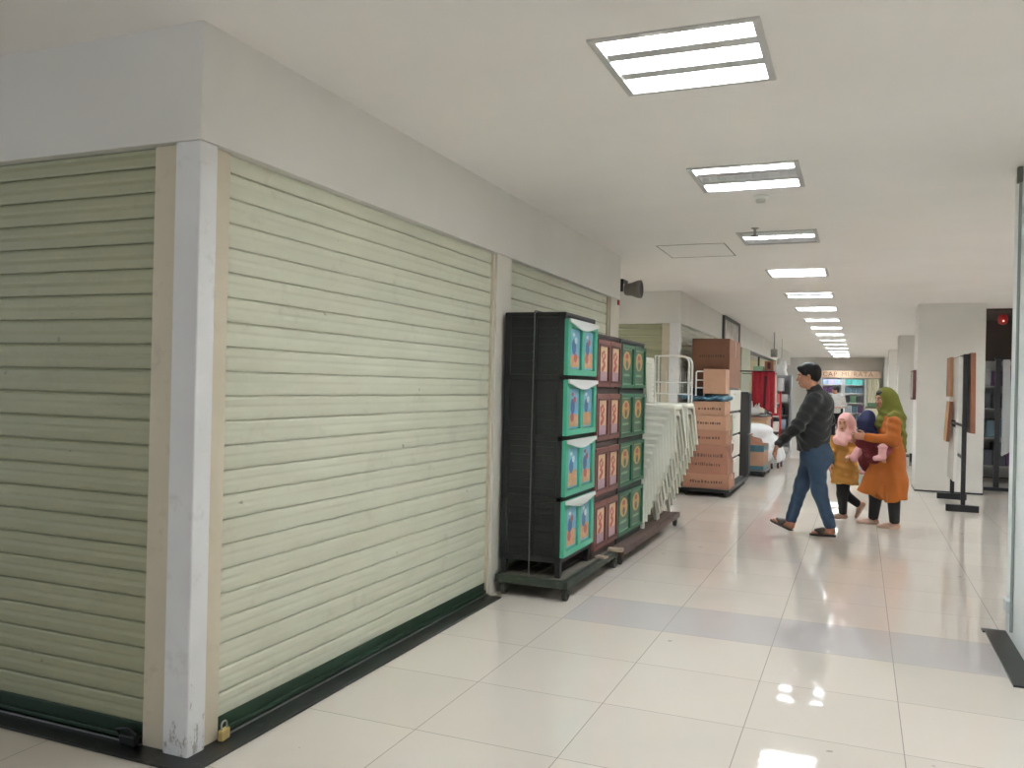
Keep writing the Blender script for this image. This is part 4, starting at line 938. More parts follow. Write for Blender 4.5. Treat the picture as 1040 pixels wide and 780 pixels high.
# ------------------------------------------------------------------ poster stands on the right
m_bwood = mat('brown_board', (142, 92, 66), 0.5, var=0.12, vscale=5)
m_rwood = mat('red_brown_board', (112, 62, 54), 0.45, var=0.12, vscale=5)
m_tan = mat('tan_board_edge', (176, 136, 96), 0.6)
t = thing('poster_stand', 'black stand hung with edge-on boards before the white column', 'stand', (1.15, 11.9, 0))
for y in (11.28, 12.55):
    b = MB(); b.rbox(0.97, 1.320, y, y+0.09, 0.0, 0.080, 0.006); b.build('foot', m_black, t)
    b = MB(); b.rbox(1.125, 1.175, y+0.01, y+0.06, 0.0795, 1.87, 0.005); b.build('post', m_black, t)
for z in (0.62, 1.0, 1.84): b = MB(); b.rbox(1.135, 1.165, 11.339, 12.56, z, z+0.03, 0.004); b.build('crossbar', m_black, t)
def board(label, x0, x1, y0, y1, z0, z1, m_face, m_edge, lean=0.0):
    t = thing('display_board', label, 'board', ((x0+x1)/2, (y0+y1)/2, z0), 'boards hung on the poster stand')
    def hx(b, xa, xb, ya, yb, za, zb):
        b.hexa([(xa, ya, za), (xb, ya, za), (xb, yb, za), (xa, yb, za), (xa+lean, ya, zb), (xb+lean, ya, zb), (xb+lean, yb, zb), (xa+lean, yb, zb)])
    b = MB(); hx(b, x0, x1, y0, y1, z0, z1); b.build('panel', m_face, t)
    b = MB(); e = 0.018
    b.box(x0-0.004, x1+0.004, y0-0.012, y0-0.0005, z0, z1) if not lean else hx(b, x0-0.004, x1+0.004, y0-0.012, y0-0.0005, z0, z1)
    b.build('edge_strip', m_edge, t); return t
board('white board hung inside the poster stand, facing the corridor', 1.085, 1.115, 11.36, 12.50, 1.07, 1.84, mat('white_print', (205, 202, 196), 0.4, var=0.05), m_white)
board('brown framed board high on the corridor side of the poster stand', 1.050, 1.078, 12.0, 12.5, 1.36, 1.86, m_bwood, m_tan)
board('tan board low on the corridor side of the poster stand, tilted', 1.000, 1.030, 11.75, 12.2, 0.80, 1.30, m_tan, m_bwood, 0.03)
board('narrow white board at the bottom of the poster stand', 1.055, 1.080, 11.45, 12.2, 0.34, 0.98, mat('pale_print', (198, 194, 188), 0.4), m_white, 0.02)
board('dark red-brown board leaning on the column side of the poster stand', 1.215, 1.260, 11.30, 11.9, 0.93, 1.885, m_rwood, m_bwood, -0.012)
t = thing('banner_stand', 'black post stand with a pale hanging sheet outside the dim shop', 'stand', (1.95, 14.1, 0))
b = MB(); b.rbox(1.69, 2.05, 14.02, 14.10, 0, 0.05, 0.006); b.build('foot', m_black, t)
b = MB(); b.rbox(1.815, 1.885, 14.03, 14.09, 0.05, 1.91, 0.005); b.build('post', m_black, t)
b = MB(); b.rbox(1.80, 2.0, 14.04, 14.08, 1.911, 1.94, 0.004); b.build('top_bar', m_black, t)
s = Soft(0.02)
for i in range(4): s.cap((1.915+0.026*i, 14.05+.008*(i % 2), 1.90), (1.922+0.030*i, 14.05+.012*((i+1) % 2), 0.52+0.02*i), 0.012, 0.015)
V, F = s.surface(0.01); b = MB(); b.add(V, F.tolist(), 0, True); b.build('sheet', mat('grey_sheet', (172, 174, 172), 0.5), t, fix=False)
ware_shelf('shelf of dark goods inside the dim shop on the right', 1.70, 2.9, 15.3, 0.5, [0.25, 0.70, 1.16, 1.52], 1.95, 'dim shop shelf', G('dark', 'plum', 'dark', 'slate', 'grey', 'dark'), mat('dim_shelf', (150, 148, 144), 0.5))
t = thing('red_lamp', 'small red lit lamp high in the dim shop on the right', 'lamp', (2.0, 15.0, 2.4))
b = MB(); b.tube([(2.02, 15.0, 2.62), (2.02, 15.0, CH-0.031)], 0.006, 6); b.build('cord', m_black, t)
b = MB(); b.lathe([(0.001, 0.1), (0.05, 0.09), (0.075, 0.03), (0.06, -0.04), (0.03, -0.06), (0.001, -0.06)], (2.02, 15.0, 2.55), 16); b.build('lamp_shade', emis('red_glow', (150, 28, 26), 0.05), t)
b = MB(); b.ell((2.02, 14.93, 2.54), (0.014, 0.014, 0.014)); b.build('bulb', emis('warm_bulb', (255, 190, 170), 0.4), t)
t = thing('notice_frame', 'dark red framed notice on the corridor side of the nearest white column', 'notice', (0.72, 13.8, 1.3))
b = MB(); b.rbox(0.702, 0.745, 13.55, 14.1, 1.30, 1.73, 0.005); b.build('frame', mat('maroon_wood', (104, 58, 56), 0.5), t); b = MB(); b.box(0.698, 0.7015, 13.58, 14.07, 1.33, 1.70); b.build('notice_sheet', m_poster, t)
t = thing('floor_socket', 'small black box on a bar near the foot of the second column', 'box', (1.0, 19.0, 0))
b = MB(); b.rbox(0.95, 1.10, 18.95, 19.1, 0.0, 0.17, 0.01); b.build('housing', m_black, t); b = MB(); b.box(0.70, 0.95, 19.0, 19.05, 0.12, 0.15); b.build('bar', mat('grey_bar', (120, 118, 114), 0.5), t)

# ------------------------------------------------------------------ people
m_skin = mat('warm_brown_skin', (176, 124, 98), 0.5, var=0.06, vscale=20)
m_skin_l = mat('light_brown_skin', (198, 148, 122), 0.5, var=0.05, vscale=20)
m_hair = mat('black_hair', (20, 17, 16), 0.65, var=0.3, vscale=40)
m_eye = mat('eye_white', (186, 176, 166), 0.4); m_iris = mat('dark_iris', (26, 18, 14), 0.2); m_lip = mat('lips', (158, 84, 78), 0.45)
m_jacket = mat('black_jacket_cloth', (22, 23, 25), 0.7, var=0.25, vscale=14, bump=0.25, bscale=30, sheen=0.2)
m_jeans = mat('blue_denim', (52, 73, 98), 0.8, var=0.22, vscale=9, bump=0.2, bscale=60)
m_sandal = mat('dark_brown_leather', (58, 44, 38), 0.5, var=0.2, vscale=20)
m_mustard = mat('mustard_cloth', (186, 132, 56), 0.8, var=0.12, vscale=9, bump=0.2, bscale=30)
m_orange = mat('orange_brown_cloth', (172, 93, 24), 0.8, var=0.12, vscale=8, bump=0.2, bscale=25)
m_pinkscarf = mat('pale_pink_scarf', (232, 178, 172), 0.75, var=0.08, vscale=12, bump=0.15, bscale=30)
m_olive = mat('olive_green_scarf', (116, 118, 38), 0.75, var=0.12, vscale=10, bump=0.15, bscale=25)
m_navy = mat('navy_scarf', (30, 36, 78), 0.75, var=0.15, vscale=10, bump=0.15, bscale=25)
m_wine = mat('maroon_cloth', (112, 26, 34), 0.8, var=0.15, vscale=10)
m_legging = mat('black_leggings', (24, 23, 26), 0.75, var=0.2, vscale=14)
m_beige = mat('beige_shoe', (178, 146, 128), 0.55, var=0.1, vscale=20)
m_pinkbag = mat('pale_pink_bag', (224, 168, 170), 0.5, var=0.1, vscale=14)

def head(S, c, f, u, s=1.0):
    c = cnt(c); fr = frame(f, u); P = lambda a, b_, d: c+s*(a*fr[0]+b_*fr[1]+d*fr[2])
    S.ell(P(-.014, 0, .028), cnt((.100, .076, .092))*s, fr, .02)
    S.ell(P(.026, 0, -.035), cnt((.066, .060, .085))*s, fr, .03*s)
    S.ell(P(.056, 0, -.096), cnt((.032, .033, .024))*s, fr, .03*s)
    S.cap(P(.088, 0, .002), P(.108, 0, -.036), .008*s, .013*s, .014*s)
    S.ell(P(.106, .010, -.040), cnt((.010, .009, .008))*s, fr, .008*s); S.ell(P(.106, -.010, -.040), cnt((.010, .009, .008))*s, fr, .008*s)
    S.ell(P(.078, 0, .020), cnt((.016, .048, .010))*s, fr, .015*s)
    for q in (1, -1):
        S.ell(P(.060, .034*q, -.034), cnt((.024, .020, .020))*s, fr, .02*s)
        S.ell(P(-.006, .076*q, -.014), cnt((.018, .009, .030))*s, fr, .01*s)
        S.ell(P(.098, .031*q, -.004), cnt((.014, .016, .009))*s, fr, .010*s, True)
    S.ell(P(.088, 0, -.068), cnt((.010, .023, .009))*s, fr, .008*s)
    return P, fr
def face_parts(parent, P, fr, s):
    for q in (1, -1):
        S = Soft(.002); S.ell(P(.0815, .031*q, -.005), cnt((.010, .013, .0065))*s, fr); e = S.build('eye', m_eye, parent, .0035*s)
        S = Soft(.002); S.ell(P(.0895, .031*q, -.005), cnt((.0035, .006, .006))*s, fr); S.build('iris', m_iris, e, .002*s)
        S = Soft(.004); S.chain([P(.093, .014*q, .014), P(.092, .030*q, .020), P(.080, .046*q, .014)], [.0035*s, .004*s, .0028*s]); S.build('eyebrow', m_hair, parent, .003*s)
    S = Soft(.004); S.ell(P(.0965, 0, -.0655), cnt((.004, .021, .0045))*s, fr); S.ell(P(.0955, 0, -.0735), cnt((.005, .018, .005))*s, fr); S.build('lips', m_lip, parent, .003*s)
def hand(S, w, d, n, t, s=1.0, curl=0.6):
    """w wrist, d along the hand, n towards the palm, t towards the thumb"""
    w = cnt(w); d = unit(d); n = cnt(n); n = unit(n-d*n.dot(d)); t_ = np.cross(n, d); t = t_ if np.dot(t_, t) > 0 else -t_
    fr = np.array([d, t, n])
    S.cap(w, w+d*.03*s, .024*s, .026*s, .02*s, (1, 1, .72), fr)
    S.cap(w+d*.035*s, w+d*.082*s, .034*s, .040*s, .02*s, (1, 1, .40), fr)
    for i, (L, off) in enumerate(((.068, .030), (.077, .010), (.070, -.010), (.054, -.029))):
        p0 = w+d*(.088-.005*(i == 3))*s+t*off*s; ang = 0.25*curl; P_ = [p0-d*.015*s, p0]; 
        for k, fr_ in enumerate((.45, .32, .25)):
            ang += curl*(.55 if k == 0 else .75)*.6; P_.append(P_[-1]+(d*math.cos(ang)+n*math.sin(ang)+t*off*.6)*L*fr_*s)
        S.chain(P_, [.0092*s, .0090*s, .0082*s, .0074*s, .0062*s], .004*s)
    p = w+d*.028*s+t*.026*s
    P_ = [p, p+(d*.55+t*.75+n*.25)*.036*s, p+(d*1.25+t*1.0+n*.55)*.036*s, p+(d*1.95+t*1.05+n*.9)*.034*s]
    S.chain(P_, [.014*s, .0115*s, .0100*s, .0078*s], .008*s)
def foot(S, ankle, f, u, s=1.0):
    fr = frame(f, u); a = cnt(ankle); P = lambda x, y, z: a+s*(x*fr[0]+y*fr[1]+z*fr[2])
    S.cap(P(0, 0, .03), P(-.02, 0, -.045), .036*s, .032*s, .02)
    S.cap(P(-.01, 0, -.045), P(.10, 0, -.055), .034*s, .024*s, .03*s); S.cap(P(.07, 0, -.06), P(.145, .006, -.068), .030*s, .020*s, .02*s, (1, 1.35, .8), fr)
    return P, fr
def sole(P, fr, parent, m, s=1.0, strap=True, name='sandal'):
    """a shoe under and around a foot; kept one child mesh with its strap below it"""
    b = MB(); ol = [(-.062, 0), (-.055, .028), (-.01, .034), (.06, .040), (.12, .044), (.165, .030), (.182, 0), (.165, -.034), (.12, -.044), (.06, -.036), (-.01, -.032), (-.055, -.028)]
    n = len(ol); vs = [P(x, y, -.098) for x, y in ol]+[P(x*1.0, y*1.02, -.078) for x, y in ol]
    b.add(vs, [(i, (i+1) % n, n+(i+1) % n, n+i) for i in range(n)]+[list(range(n))[::-1], list(range(n, 2*n))])
    o = b.build(name, m, parent, .004*s)
    if strap:
        S = Soft(.012); S.cap(P(.075, .034, -.066), P(.075, -.034, -.066), .022*s, .022*s, .02, (1.3, 1, 1), fr); S.cap(P(.06, 0, -.035), P(.11, 0, -.048), .034*s, .030*s, .02, (1, 1.2, .62), fr)
        S.cut(P(0, 0, -.078), -fr[2]); S.build('strap', m, o, .006)
    return o
def shoe(P, fr, parent, m, s=1.0):
    S = Soft(.02); S.cap(P(-.022, 0, -.055), P(.06, 0, -.055), .040*s, .036*s, .02); S.cap(P(.05, 0, -.06), P(.150, .004, -.066), .038*s, .028*s, .02, (1, 1.25, .85), fr)
    S.ell(P(.0, 0, .012), cnt((.040, .036, .035))*s, fr, .012, True); S.cut(P(0, 0, -.092), -fr[2])
    return S.build('shoe', m, parent, .006)
def ground(*pts): return np.mean([cnt(p) for p in pts], 0)

# ---- the man, walking towards the shops (left), left side to the camera
Y0 = 8.75
def J(u, v, l): return at(u, v, Y0-l)          # joint seen at a photo pixel, l metres towards the camera from his middle plane
hip_l, hip_r = J(829, 462, .095), J(825, 461, -.085)
knee_l, ank_l = J(832, 498, .10), J(842.5, 535, .095)
knee_r, ank_r = J(814.5, 492, -.085), J(803.5, 528.5, -.085)
ank_l[2] = 0.098
sh_l, el_l, wr_l = J(827, 405, .19), J(809, 434, .235), J(791, 450.5, .23)
sh_r, el_r, wr_r = J(829, 404, -.17), J(841.5, 426, -.22), J(830, 447, -.25)
neck0, hd = J(829, 402, 0), J(820.5, 381.5, 0)
FW = np.array((-1.0, 0, 0)); UP = np.array((0, 0, 1.0))
man = thing('person', 'man in black jacket and blue jeans striding towards the shop fronts', 'person', (hip_l[0], Y0, 0), 'family walking down the corridor')
S = Soft(.03)
P, fr = head(S, hd, (-1, -.10, -.10), (-.08, 0, 1), .95); HP, HF = P, fr
S.cap(neck0+UP*-.03, hd+cnt((.03, 0, -.06)), .062, .056, .03)
fr0 = frame(FW, UP); chest, waist, pel = J(829, 420, 0), J(828, 445, 0), J(827, 460, 0)
S.chain([J(830, 409, 0), chest, waist, pel], [.100, .115, .110, .115], .05, (1, 1.30, 1), fr0)
S.chain([sh_l, el_l, wr_l], [.046, .040, .029], .03); S.chain([sh_r, el_r, wr_r], [.046, .040, .029], .03)
S.chain([hip_l, knee_l, ank_l], [.085, .058, .040], .04); S.chain([hip_r, knee_r, ank_r], [.085, .058, .040], .04)
fd_l = frame(FW, UP)
dl = unit(wr_l-el_l)
hand(S, wr_l+dl*.01, unit(dl+cnt((0, 0, -.9))), (.75, -.0, -.1), (-.4, -1, .2), .98, .75)
dr = unit(wr_r-el_r); hand(S, wr_r+dr*.01, dr, (0, -1, 0), (-1, 0, .2), .98, .8)
LP, LF = foot(S, ank_l, (-1, -.05, 0), UP)
tilt = unit((-1, .03, .42)); RP, RF = foot(S, ank_r, tilt, UP)
body = S.build('body', m_skin, man, .006)
face_parts(man, HP, HF, .95)
S = Soft(.02); S.ell(HP(-.022, 0, .045), cnt((.112, .088, .092))*.97, HF); S.ell(HP(-.055, 0, -.005), cnt((.070, .078, .075))*.97, HF, .03); S.ell(HP(.045, 0, .088), cnt((.048, .056, .024)), HF, .03)
S.cap(HP(.02, .074, .03), HP(.015, .074, -.012), .010, .006, .01); S.cap(HP(.02, -.074, .03), HP(.015, -.074, -.012), .010, .006, .01)
S.ell(HP(.128, 0, -.045), cnt((.085, .085, .105)), HF, .015, True); S.ell(HP(.0, .086, -.022), (.022, .018, .030), HF, .008, True); S.ell(HP(.0, -.086, -.022), (.022, .018, .030), HF, .008, True)
S.fn = lambda X, Y, Z: 0.002*np.sin(170*X+60*Z)*np.sin(150*Y+40*X)
S.build('hair', m_hair, man, .005)
# jeans
S = Soft(.04); S.chain([J(828, 452, 0), J(827, 462, 0)], [.128, .130], .05, (1.05, 1.32, 1), fr0); S.ell(J(836, 464, .06), (.10, .10, .11), None, .05)
S.chain([hip_l, knee_l+cnt((0, 0, .0)), ank_l+cnt((0, 0, .02))], [.098, .068, .056], .05); S.chain([hip_r, knee_r, ank_r+cnt((.0, 0, .02))], [.098, .068, .056], .05)
S.cut(J(828, 449, 0), UP); S.cut(ank_l+cnt((0, 0, -.035)), -UP)
S.fn = lambda X, Y, Z: .002*np.sin(60*Z+45*X+22*Y)*np.clip(1.2-2.2*np.abs(Z-.42), 0, 1)+.0025*np.sin(95*Z-40*X)*np.clip((.24-Z)*6, 0, 1)
S.build('jeans', m_jeans, man, .008)
# jacket
S = Soft(.03); S.chain([J(831, 408, 0), J(828, 422, 0), J(826, 440, 0), J(825, 455, 0)], [.125, .148, .148, .140], .05, (1, 1.32, 1), fr0)
S.ell(J(833, 412, 0), (.12, .185, .10), None, .05)
S.chain([sh_l+cnt((.0, .01, -.01)), el_l, wr_l+dl*-.005], [.074, .058, .042], .04); S.chain([sh_r, el_r, wr_r], [.074, .056, .042], .04)
S.cap(neck0+cnt((.0, 0, -.03)), neck0+cnt((-.012, 0, .045)), .080, .074, .02)
S.cut(J(826, 457, 0), (0.05, 0, -1))
S.fn = lambda X, Y, Z: .005*np.sin(60*Z+34*X+10*np.sin(9*Y))*np.clip(1.5-2*np.abs(Z-1.0), 0, 1)
jk = S.build('jacket', m_jacket, man, .007)
S = Soft(.01); S.ell(neck0+cnt((-.012, 0, .052)), (.083, .083, .022)); S.ell(neck0+cnt((-.014, 0, .065)), (.066, .066, .06), None, .008, True); S.build('collar', m_jacket, jk, .005)
for PP, FF in ((LP, LF), (RP, RF)): sole(PP, FF, man, m_sandal, 1.0)

# ---- scarf shared by the two girls and the woman
def scarf(parent, P, fr, s, m, neck, chest_pts, back_pts, name='headscarf', h=.007):
    S = Soft(.025); S.ell(P(-.018, 0, .026), cnt((.116, .094, .110))*s, fr); S.ell(P(.008, 0, -.05), cnt((.090, .084, .105))*s, fr, .03)
    S.cap(P(-.01, 0, -.09), neck, .082*s, .095*s, .04)
    for pts, rs in chest_pts: S.chain(pts, rs, .035)
    for pts, rs in back_pts: S.chain(pts, rs, .035)
    S.ell(P(.110, 0, -.028), cnt((.080, .058, .088))*s, fr, .012, True)
    S.fn = lambda X, Y, Z: .0035*np.sin(75*Z+45*X)*np.clip((P(0, 0, -.06)[2]-Z)*12, 0, 1)
    return S.build(name, m, parent, h)

# ---- the woman, walking left with a small child on her front
Y0 = 9.5
wf = unit((-1, -.22, 0)); hdw = J(898.5, 405, 0); nk = J(902.5, 421, 0)
wom = thing('person', 'woman in olive headscarf and orange tunic carrying a small child', 'person', (J(903, 470, 0)[0], Y0, 0), 'family walking down the corridor')
sh_l, el_l, wr_l = J(908, 429, .165), J(908, 448, .215), J(880, 444, .235)
sh_r, el_r, wr_r = J(904, 428, -.16), J(893, 450, -.20), J(876, 448, -.12)
hip_l, knee_l, ank_l = J(906, 468, .08), J(907.5, 500, .08), J(908.5, 527, .08)
hip_r, knee_r, ank_r = J(901, 468, -.08), J(890, 500, -.08), J(887, 527, -.08)
ank_l[2] = .092; ank_r[2] = .098
S = Soft(.03); P, fr = head(S, hdw, (-1, -.66, -.06), (-.03, 0, 1), .90); HP, HF = P, fr
S.cap(nk, hdw+cnt((.02, 0, -.06)), .052, .048, .03); f0 = frame(wf, UP)
S.chain([J(904, 427, 0), J(904, 442, 0), J(904, 458, 0), J(904, 468, 0)], [.10, .105, .105, .115], .05, (1, 1.3, 1), f0)
S.chain([sh_l, el_l, wr_l], [.048, .038, .026], .03); S.chain([sh_r, el_r, wr_r], [.048, .038, .026], .03)
S.chain([hip_l, knee_l, ank_l], [.085, .055, .036], .04); S.chain([hip_r, knee_r, ank_r], [.085, .055, .036], .04)
hand(S, wr_l, unit(wr_l-el_l), (.0, 1, -.1), (0, 0, 1), .92, .45); hand(S, wr_r, unit(wr_r-el_r), (-.3, -1, 0), (0, 0, 1), .92, .5)
LP, LF = foot(S, ank_l, (-1, -.10, 0), UP, .93); RP, RF = foot(S, ank_r, (-1, -.05, 0), UP, .93)
S.build('body', m_skin, wom, .006); face_parts(wom, HP, HF, .90)
S = Soft(.02); S.ell(HP(-.012, 0, .040), cnt((.104, .080, .086))*.9, HF); S.ell(HP(.045, 0, .066), cnt((.048, .050, .026))*.9, HF, .02); S.ell(HP(.12, 0, -.045), cnt((.08, .085, .10))*.9, HF, .012, True); S.build('hair', m_hair, wom, .006)
scarf(wom, HP, HF, .90, m_olive, nk+cnt((0, 0, -.02)),
      [([nk+cnt((-.03, -.02, -.02)), nk+cnt((-.09, -.05, -.11))], [.075, .05])],
      [([hdw+cnt((.06, 0, .0)), J(911.5, 425, .03), J(915.5, 443, .03), J(918, 458, .03)], [.075, .076, .045, .026]), ([J(908, 424, .12), J(914, 440, .12)], [.06, .045])])
S = Soft(.03); S.chain([J(904, 427, 0), J(903, 442, 0), J(904, 458, 0), J(904, 468, 0)], [.104, .116, .122, .132], .05, (1, 1.3, 1), f0)
S.chain([J(904, 466, 0), J(906, 490, .03), J(905, 520, .03)], [.135, .145, .155], .05, (1, 1.25, 1), f0)
S.chain([J(899, 466, -.02), J(888, 488, -.06), J(879, 503, -.08)], [.115, .105, .095], .05)
S.chain([sh_l, el_l, wr_l+cnt((.01, 0, 0))], [.066, .060, .042], .04); S.chain([sh_r, el_r, wr_r+cnt((.01, 0, 0))], [.066, .060, .042], .04)
S.cap(J(894, 512, .16), J(899, 490, .16), .075, .004, .02, sub=True); S.cap(J(893, 514, .05), J(899, 490, .05), .08, .004, .02, sub=True)
S.cut(J(905, 508, 0), (.22, 0, -1)); S.cut(J(880, 501, -.08), (-.35, 0, -1))
S.fn = lambda X, Y, Z: .006*np.sin(38*X+26*Y+5*Z)*np.clip((.75-Z)*3, 0, 1)+.0035*np.sin(80*Z+30*X)*np.clip((Z-.8)*4, 0, 1)
S.build('tunic', m_orange, wom, .008)
S = Soft(.03); S.chain([hip_l, knee_l, ank_l+cnt((0, 0, .0))], [.095, .068, .050], .04); S.chain([hip_r, knee_r, ank_r], [.095, .068, .050], .04); S.cut(ank_l+cnt((0, 0, -.03)), -UP); S.build('leggings', m_legging, wom, .007)
for PP, FF in ((LP, LF), (RP, RF)): shoe(PP, FF, wom, m_beige, .93)

# ---- the carried child, seen from behind, hooded in navy
ch = thing('person', 'small child in navy headscarf and maroon clothes held on the woman\'s front', 'person', tuple(J(884, 462, .02)), 'family walking down the corridor')
hc = J(882, 426, .03); nc = J(882, 437, .03); cf = unit((.55, .85, 0))
S = Soft(.025); P, fr = head(S, hc, cf, UP, .70); HP, HF = P, fr
S.cap(nc, hc, .035, .035, .02); S.chain([J(883, 441, .03), J(885, 452, .04), J(887, 460, .04)], [.075, .085, .085], .04)
shl, ell_, wrl = J(876, 441, .09), J(874, 450, .13), J(881, 455, .15); S.chain([shl, ell_, wrl], [.034, .028, .020], .02); hand(S, wrl, (.8, -.2, -.3), (.3, 1, 0), (0, 0, 1), .58, .5)
shr, elr, wrr = J(889, 441, -.06), J(897, 440, -.05), J(900, 434, -.03); S.chain([shr, elr, wrr], [.034, .028, .020], .02); hand(S, wrr, (.5, .1, .6), (.8, .2, 0), (0, 1, 0), .58, .5)
hp, kn, an = J(890, 460, .10), J(899, 456, .20), J(896.5, 463, .255); S.chain([hp, kn, an], [.055, .042, .028], .03)
hp2, kn2, an2 = J(884, 462, -.05), J(878, 468, -.16), J(880, 476, -.19); S.chain([hp2, kn2, an2], [.055, .042, .028], .03)
CP, CFf = foot(S, an, (.2, -.9, -.3), (0, -.25, 1), .55); CP2, CF2 = foot(S, an2, (-1, -.2, -.2), UP, .55)
S.build('body', m_skin_l, ch, .006); face_parts(ch, HP, HF, .70)
S = Soft(.025); S.chain([J(883, 441, .03), J(886, 452, .05), J(888, 461, .05)], [.09, .105, .108], .04); S.chain([shl, ell_, wrl], [.052, .046, .034], .03); S.chain([shr, elr, wrr], [.050, .042, .034], .03)
S.chain([hp, kn, an], [.078, .062, .044], .03); S.chain([hp2, kn2, an2], [.072, .058, .044], .03)
S.fn = lambda X, Y, Z: .003*np.sin(80*Z+40*X); S.build('suit', m_wine, ch, .007)
scarf(ch, HP, HF, .74, m_navy, nc+cnt((0, 0, -.02)), [([nc, J(877, 443, .11)], [.075, .045]), ([nc, J(872.5, 444, .08)], [.07, .035]), ([nc, J(888, 441, .10)], [.075, .04])], [([hc+cnt((-.04, -.05, -.03)), J(878, 441, .10)], [.075, .05])])
S = Soft(.015); pa = J(896.5, 457, .29); S.cap(pa+cnt((0, 0, .025)), pa+cnt((-.004, 0, -.05)), .040, .036); S.cap(pa+cnt((.0, 0, -.075)), pa+cnt((-.065, -.03, -.085)), .034, .026, .02); S.ell(pa+cnt((0, 0, .03)), (.050, .046, .016), None, .01); S.build('bootee', m_pinkbag, ch, .006)['label'] = 'pale pink bootee'
S = Soft(.015); S.cap(CP2(-.01, 0, -.055), CP2(.09, 0, -.058), .030, .024); S.build('bootee', m_pinkbag, ch, .006)

# ---- the girl between them
Y0 = 9.9
gf = unit((-.75, -.66, 0)); hg = J(858.5, 429.5, 0); ng = J(858.5, 442, 0)
girl = thing('person', 'girl in pale pink headscarf and mustard coat walking between the man and the woman', 'person', (J(856, 480, 0)[0], Y0, 0), 'family walking down the corridor')
f0 = frame(gf, UP); side = f0[1]
def K(u, v, l): return at(u, v, Y0-l)
sh_r, el_r, wr_r = K(848, 447, .0), K(845, 459, .05), K(843.5, 468.5, .08)
sh_l, el_l, wr_l = K(866, 447, .02), K(868, 458, .06), K(866.5, 461, .14)
hip_r, knee_r, ank_r = K(855.5, 480, .05), K(855.5, 502, .05), K(856, 521, .05)
hip_l, knee_l, ank_l = K(858, 480, -.06), K(851, 498, -.06), K(871, 511.5, -.06)
knee_l = K(856.5, 500.5, -.06); ank_r[2] = .085
S = Soft(.025); P, fr = head(S, hg, (-.42, -.90, -.05), UP, .82); HP, HF = P, fr
S.cap(ng, hg, .042, .042, .02); S.chain([K(857.5, 449, 0), K(857, 462, 0), K(857, 476, 0)], [.08, .08, .09], .04, (1, 1.25, 1), f0)
S.chain([sh_r, el_r, wr_r], [.036, .029, .020], .02); S.chain([sh_l, el_l, wr_l], [.036, .029, .020], .02)
S.chain([hip_r, knee_r, ank_r], [.065, .043, .029], .03); S.chain([hip_l, knee_l, ank_l], [.065, .043, .029], .03)
hand(S, wr_r, unit(wr_r-el_r), (.8, .3, 0), (-.5, -.8, 0), .78, .5); hand(S, wr_l, (-.75, -.2, -.5), (.3, .5, -.8), (-.2, .2, 1), .78, .9)
RP, RF = foot(S, ank_r, (-.95, -.28, 0), UP, .84); LP, LF = foot(S, ank_l, unit((-.45, -.15, -.85)), unit((-.85, 0, .5)), .84)
S.build('body', m_skin_l, girl, .006); face_parts(girl, HP, HF, .82)
scarf(girl, HP, HF, .84, m_pinkscarf, ng+cnt((0, 0, -.02)), [([ng, K(851, 447, .08)], [.085, .055]), ([ng, K(864, 447, .06)], [.085, .050]), ([ng, K(857, 449, .10)], [.085, .045])], [([hg+cnt((.03, .04, -.02)), K(862, 446, -.06)], [.085, .06])])
S = Soft(.03); S.chain([K(857.5, 449, 0), K(857, 462, 0), K(857.5, 477, 0), K(857.5, 497, 0)], [.10, .108, .125, .134], .04, (1, 1.22, 1), f0)
S.chain([sh_r, el_r, wr_r+UP*.012], [.058, .052, .040], .03); S.chain([sh_l, el_l, wr_l], [.058, .052, .040], .03); S.cut(K(857.5, 491, 0), (-.05, 0, -1))
S.fn = lambda X, Y, Z: .004*np.sin(45*X+40*Y)*np.clip((.75-Z)*4, 0, 1)+.003*np.sin(90*Z+20*X); coat = S.build('coat', m_mustard, girl, .007)
for k in range(5):
    p = K(856.5, 452+7.5*k, 0); p = p+f0[0]*(.103+.004*k); b = MB(); b.ell(p, (.009, .009, .009), 8, 6); b.build('button', m_tan, coat)
S = Soft(.03); S.chain([hip_r, knee_r, ank_r], [.076, .056, .042], .03); S.chain([hip_l, knee_l, ank_l], [.076, .056, .042], .03); S.cut(ank_r+cnt((0, 0, -.03)), -UP); S.cut(K(857.5, 487.5, 0), UP); S.build('leggings', m_legging, girl, .007)
for PP, FF in ((LP, LF), (RP, RF)): shoe(PP, FF, girl, m_beige, .84)
S = Soft(.01); d = unit(wr_r-el_r); S.cap(wr_r-d*.012, wr_r+d*.020, .043, .036); S.build('wristband', m_black, girl, .006)['label'] = 'black band at the wrist'
# the pale bag held in her left hand
bagt = thing('hand_bag', 'pale pink cloth bag hanging from the girl\'s hand beside the child', 'bag', tuple(K(872, 463, .20)))
S = Soft(.02); q = K(872.5, 456, .21); S.chain([q+cnt((.02, 0, .06)), q+cnt((.0, 0, -.02)), q+cnt((-.04, 0, -.09))], [.020, .042, .050], .03); S.cap(q+cnt((.0, 0, -.02)), q+cnt((.05, 0, -.10)), .03, .035); S.build('pouch', m_pinkbag, bagt, .007)
S = Soft(.008); S.chain([q+cnt((.02, 0, .06)), wr_l+cnt((-.03, -.02, -.02))], [.010, .008]); S.build('strap', m_pinkbag, bagt, .005)

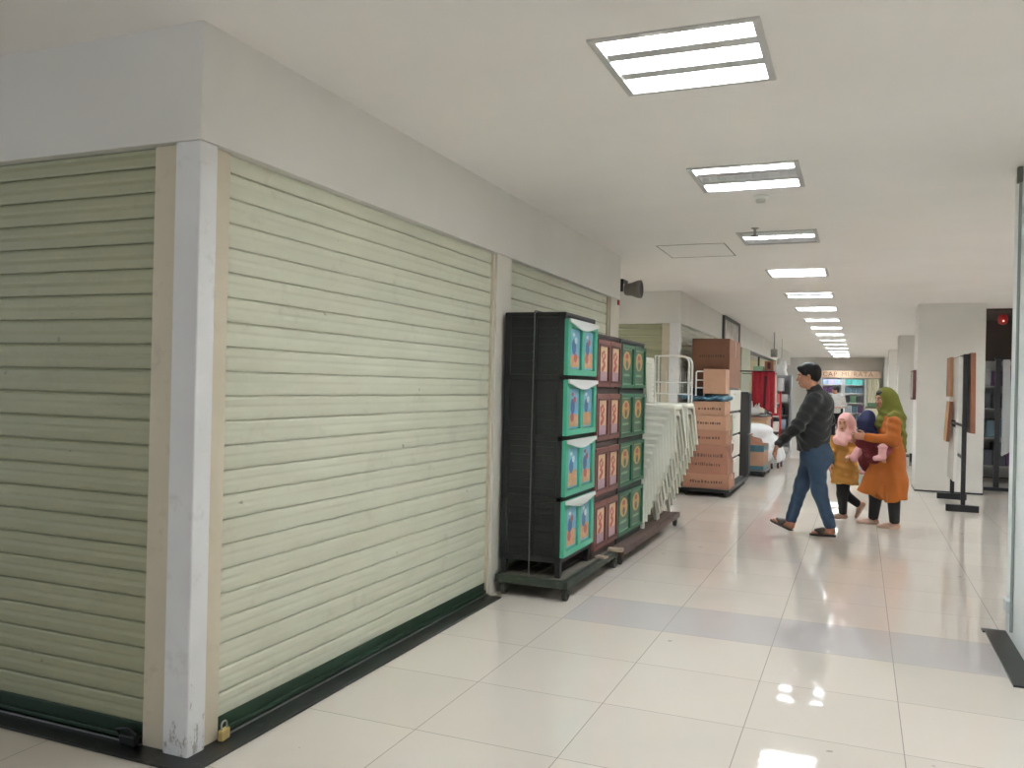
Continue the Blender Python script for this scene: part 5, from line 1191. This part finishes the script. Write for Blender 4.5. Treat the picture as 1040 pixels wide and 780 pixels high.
# ---- shop assistant far behind the man
Y0 = 27.5
far = thing('person', 'distant person in a pale top behind the girl, before the far shop', 'person', (at(849, 430, Y0)[0], Y0, 0))
cx = at(849.0, 430, Y0)[0]; B = lambda x, y, z: cnt((cx+x, Y0+y, z))
S = Soft(.03); P, fr = head(S, B(-.04, 0, 1.44), (-1, -.5, -.25), UP, .92); HP, HF = P, fr
S.cap(B(0, 0, 1.25), B(-.03, 0, 1.38), .05, .05); S.chain([B(0, 0, 1.18), B(0, 0, 1.0), B(0, 0, .86)], [.095, .10, .105], .05, (1.2, .9, 1))
S.chain([B(-.19, 0, 1.22), B(-.24, -.05, .97), B(-.10, -.22, .90)], [.045, .038, .026]); S.chain([B(.19, 0, 1.22), B(.24, -.05, .97), B(.10, -.22, .92)], [.045, .038, .026])
hand(S, B(-.10, -.22, .90), (.9, -.3, .1), (0, -.3, -1), (0, -1, 0), .9, .5); hand(S, B(.10, -.22, .92), (-.9, -.3, .1), (0, -.3, -1), (0, -1, 0), .9, .5)
for q in (1, -1): S.chain([B(.09*q, 0, .82), B(.09*q, -.03, .45), B(.09*q, 0, .09)], [.085, .055, .036]); FP_, FF_ = foot(S, B(.09*q, 0, .092), (-.3*q, -1, 0), UP, .93)
S.build('body', m_skin, far, .010); face_parts(far, HP, HF, .92)
S = Soft(.02); S.ell(HP(-.022, 0, .045), cnt((.112, .088, .092))*.95, HF); S.ell(HP(-.055, 0, -.02), cnt((.070, .078, .09))*.95, HF, .03); S.ell(HP(.125, 0, -.045), cnt((.085, .085, .105)), HF, .015, True); S.build('hair', m_hair, far, .008)
S = Soft(.04); S.chain([B(0, 0, 1.21), B(0, 0, 1.0), B(0, 0, .80)], [.125, .13, .14], .05, (1.3, 1, 1)); S.chain([B(-.19, 0, 1.22), B(-.24, -.05, .97), B(-.13, -.19, .91)], [.065, .055, .045]); S.chain([B(.19, 0, 1.22), B(.24, -.05, .97), B(.13, -.19, .93)], [.065, .055, .045]); S.cut(B(0, 0, .74), -UP); S.build('shirt', mat('pale_grey_shirt', (176, 172, 166), 0.8, var=0.1), far, .010)
S = Soft(.03)
for q in (1, -1): S.chain([B(.09*q, 0, .84), B(.09*q, -.03, .45), B(.09*q, 0, .10)], [.105, .078, .066])
S.cut(B(0, 0, .07), -UP); S.build('trousers', m_legging, far, .010)
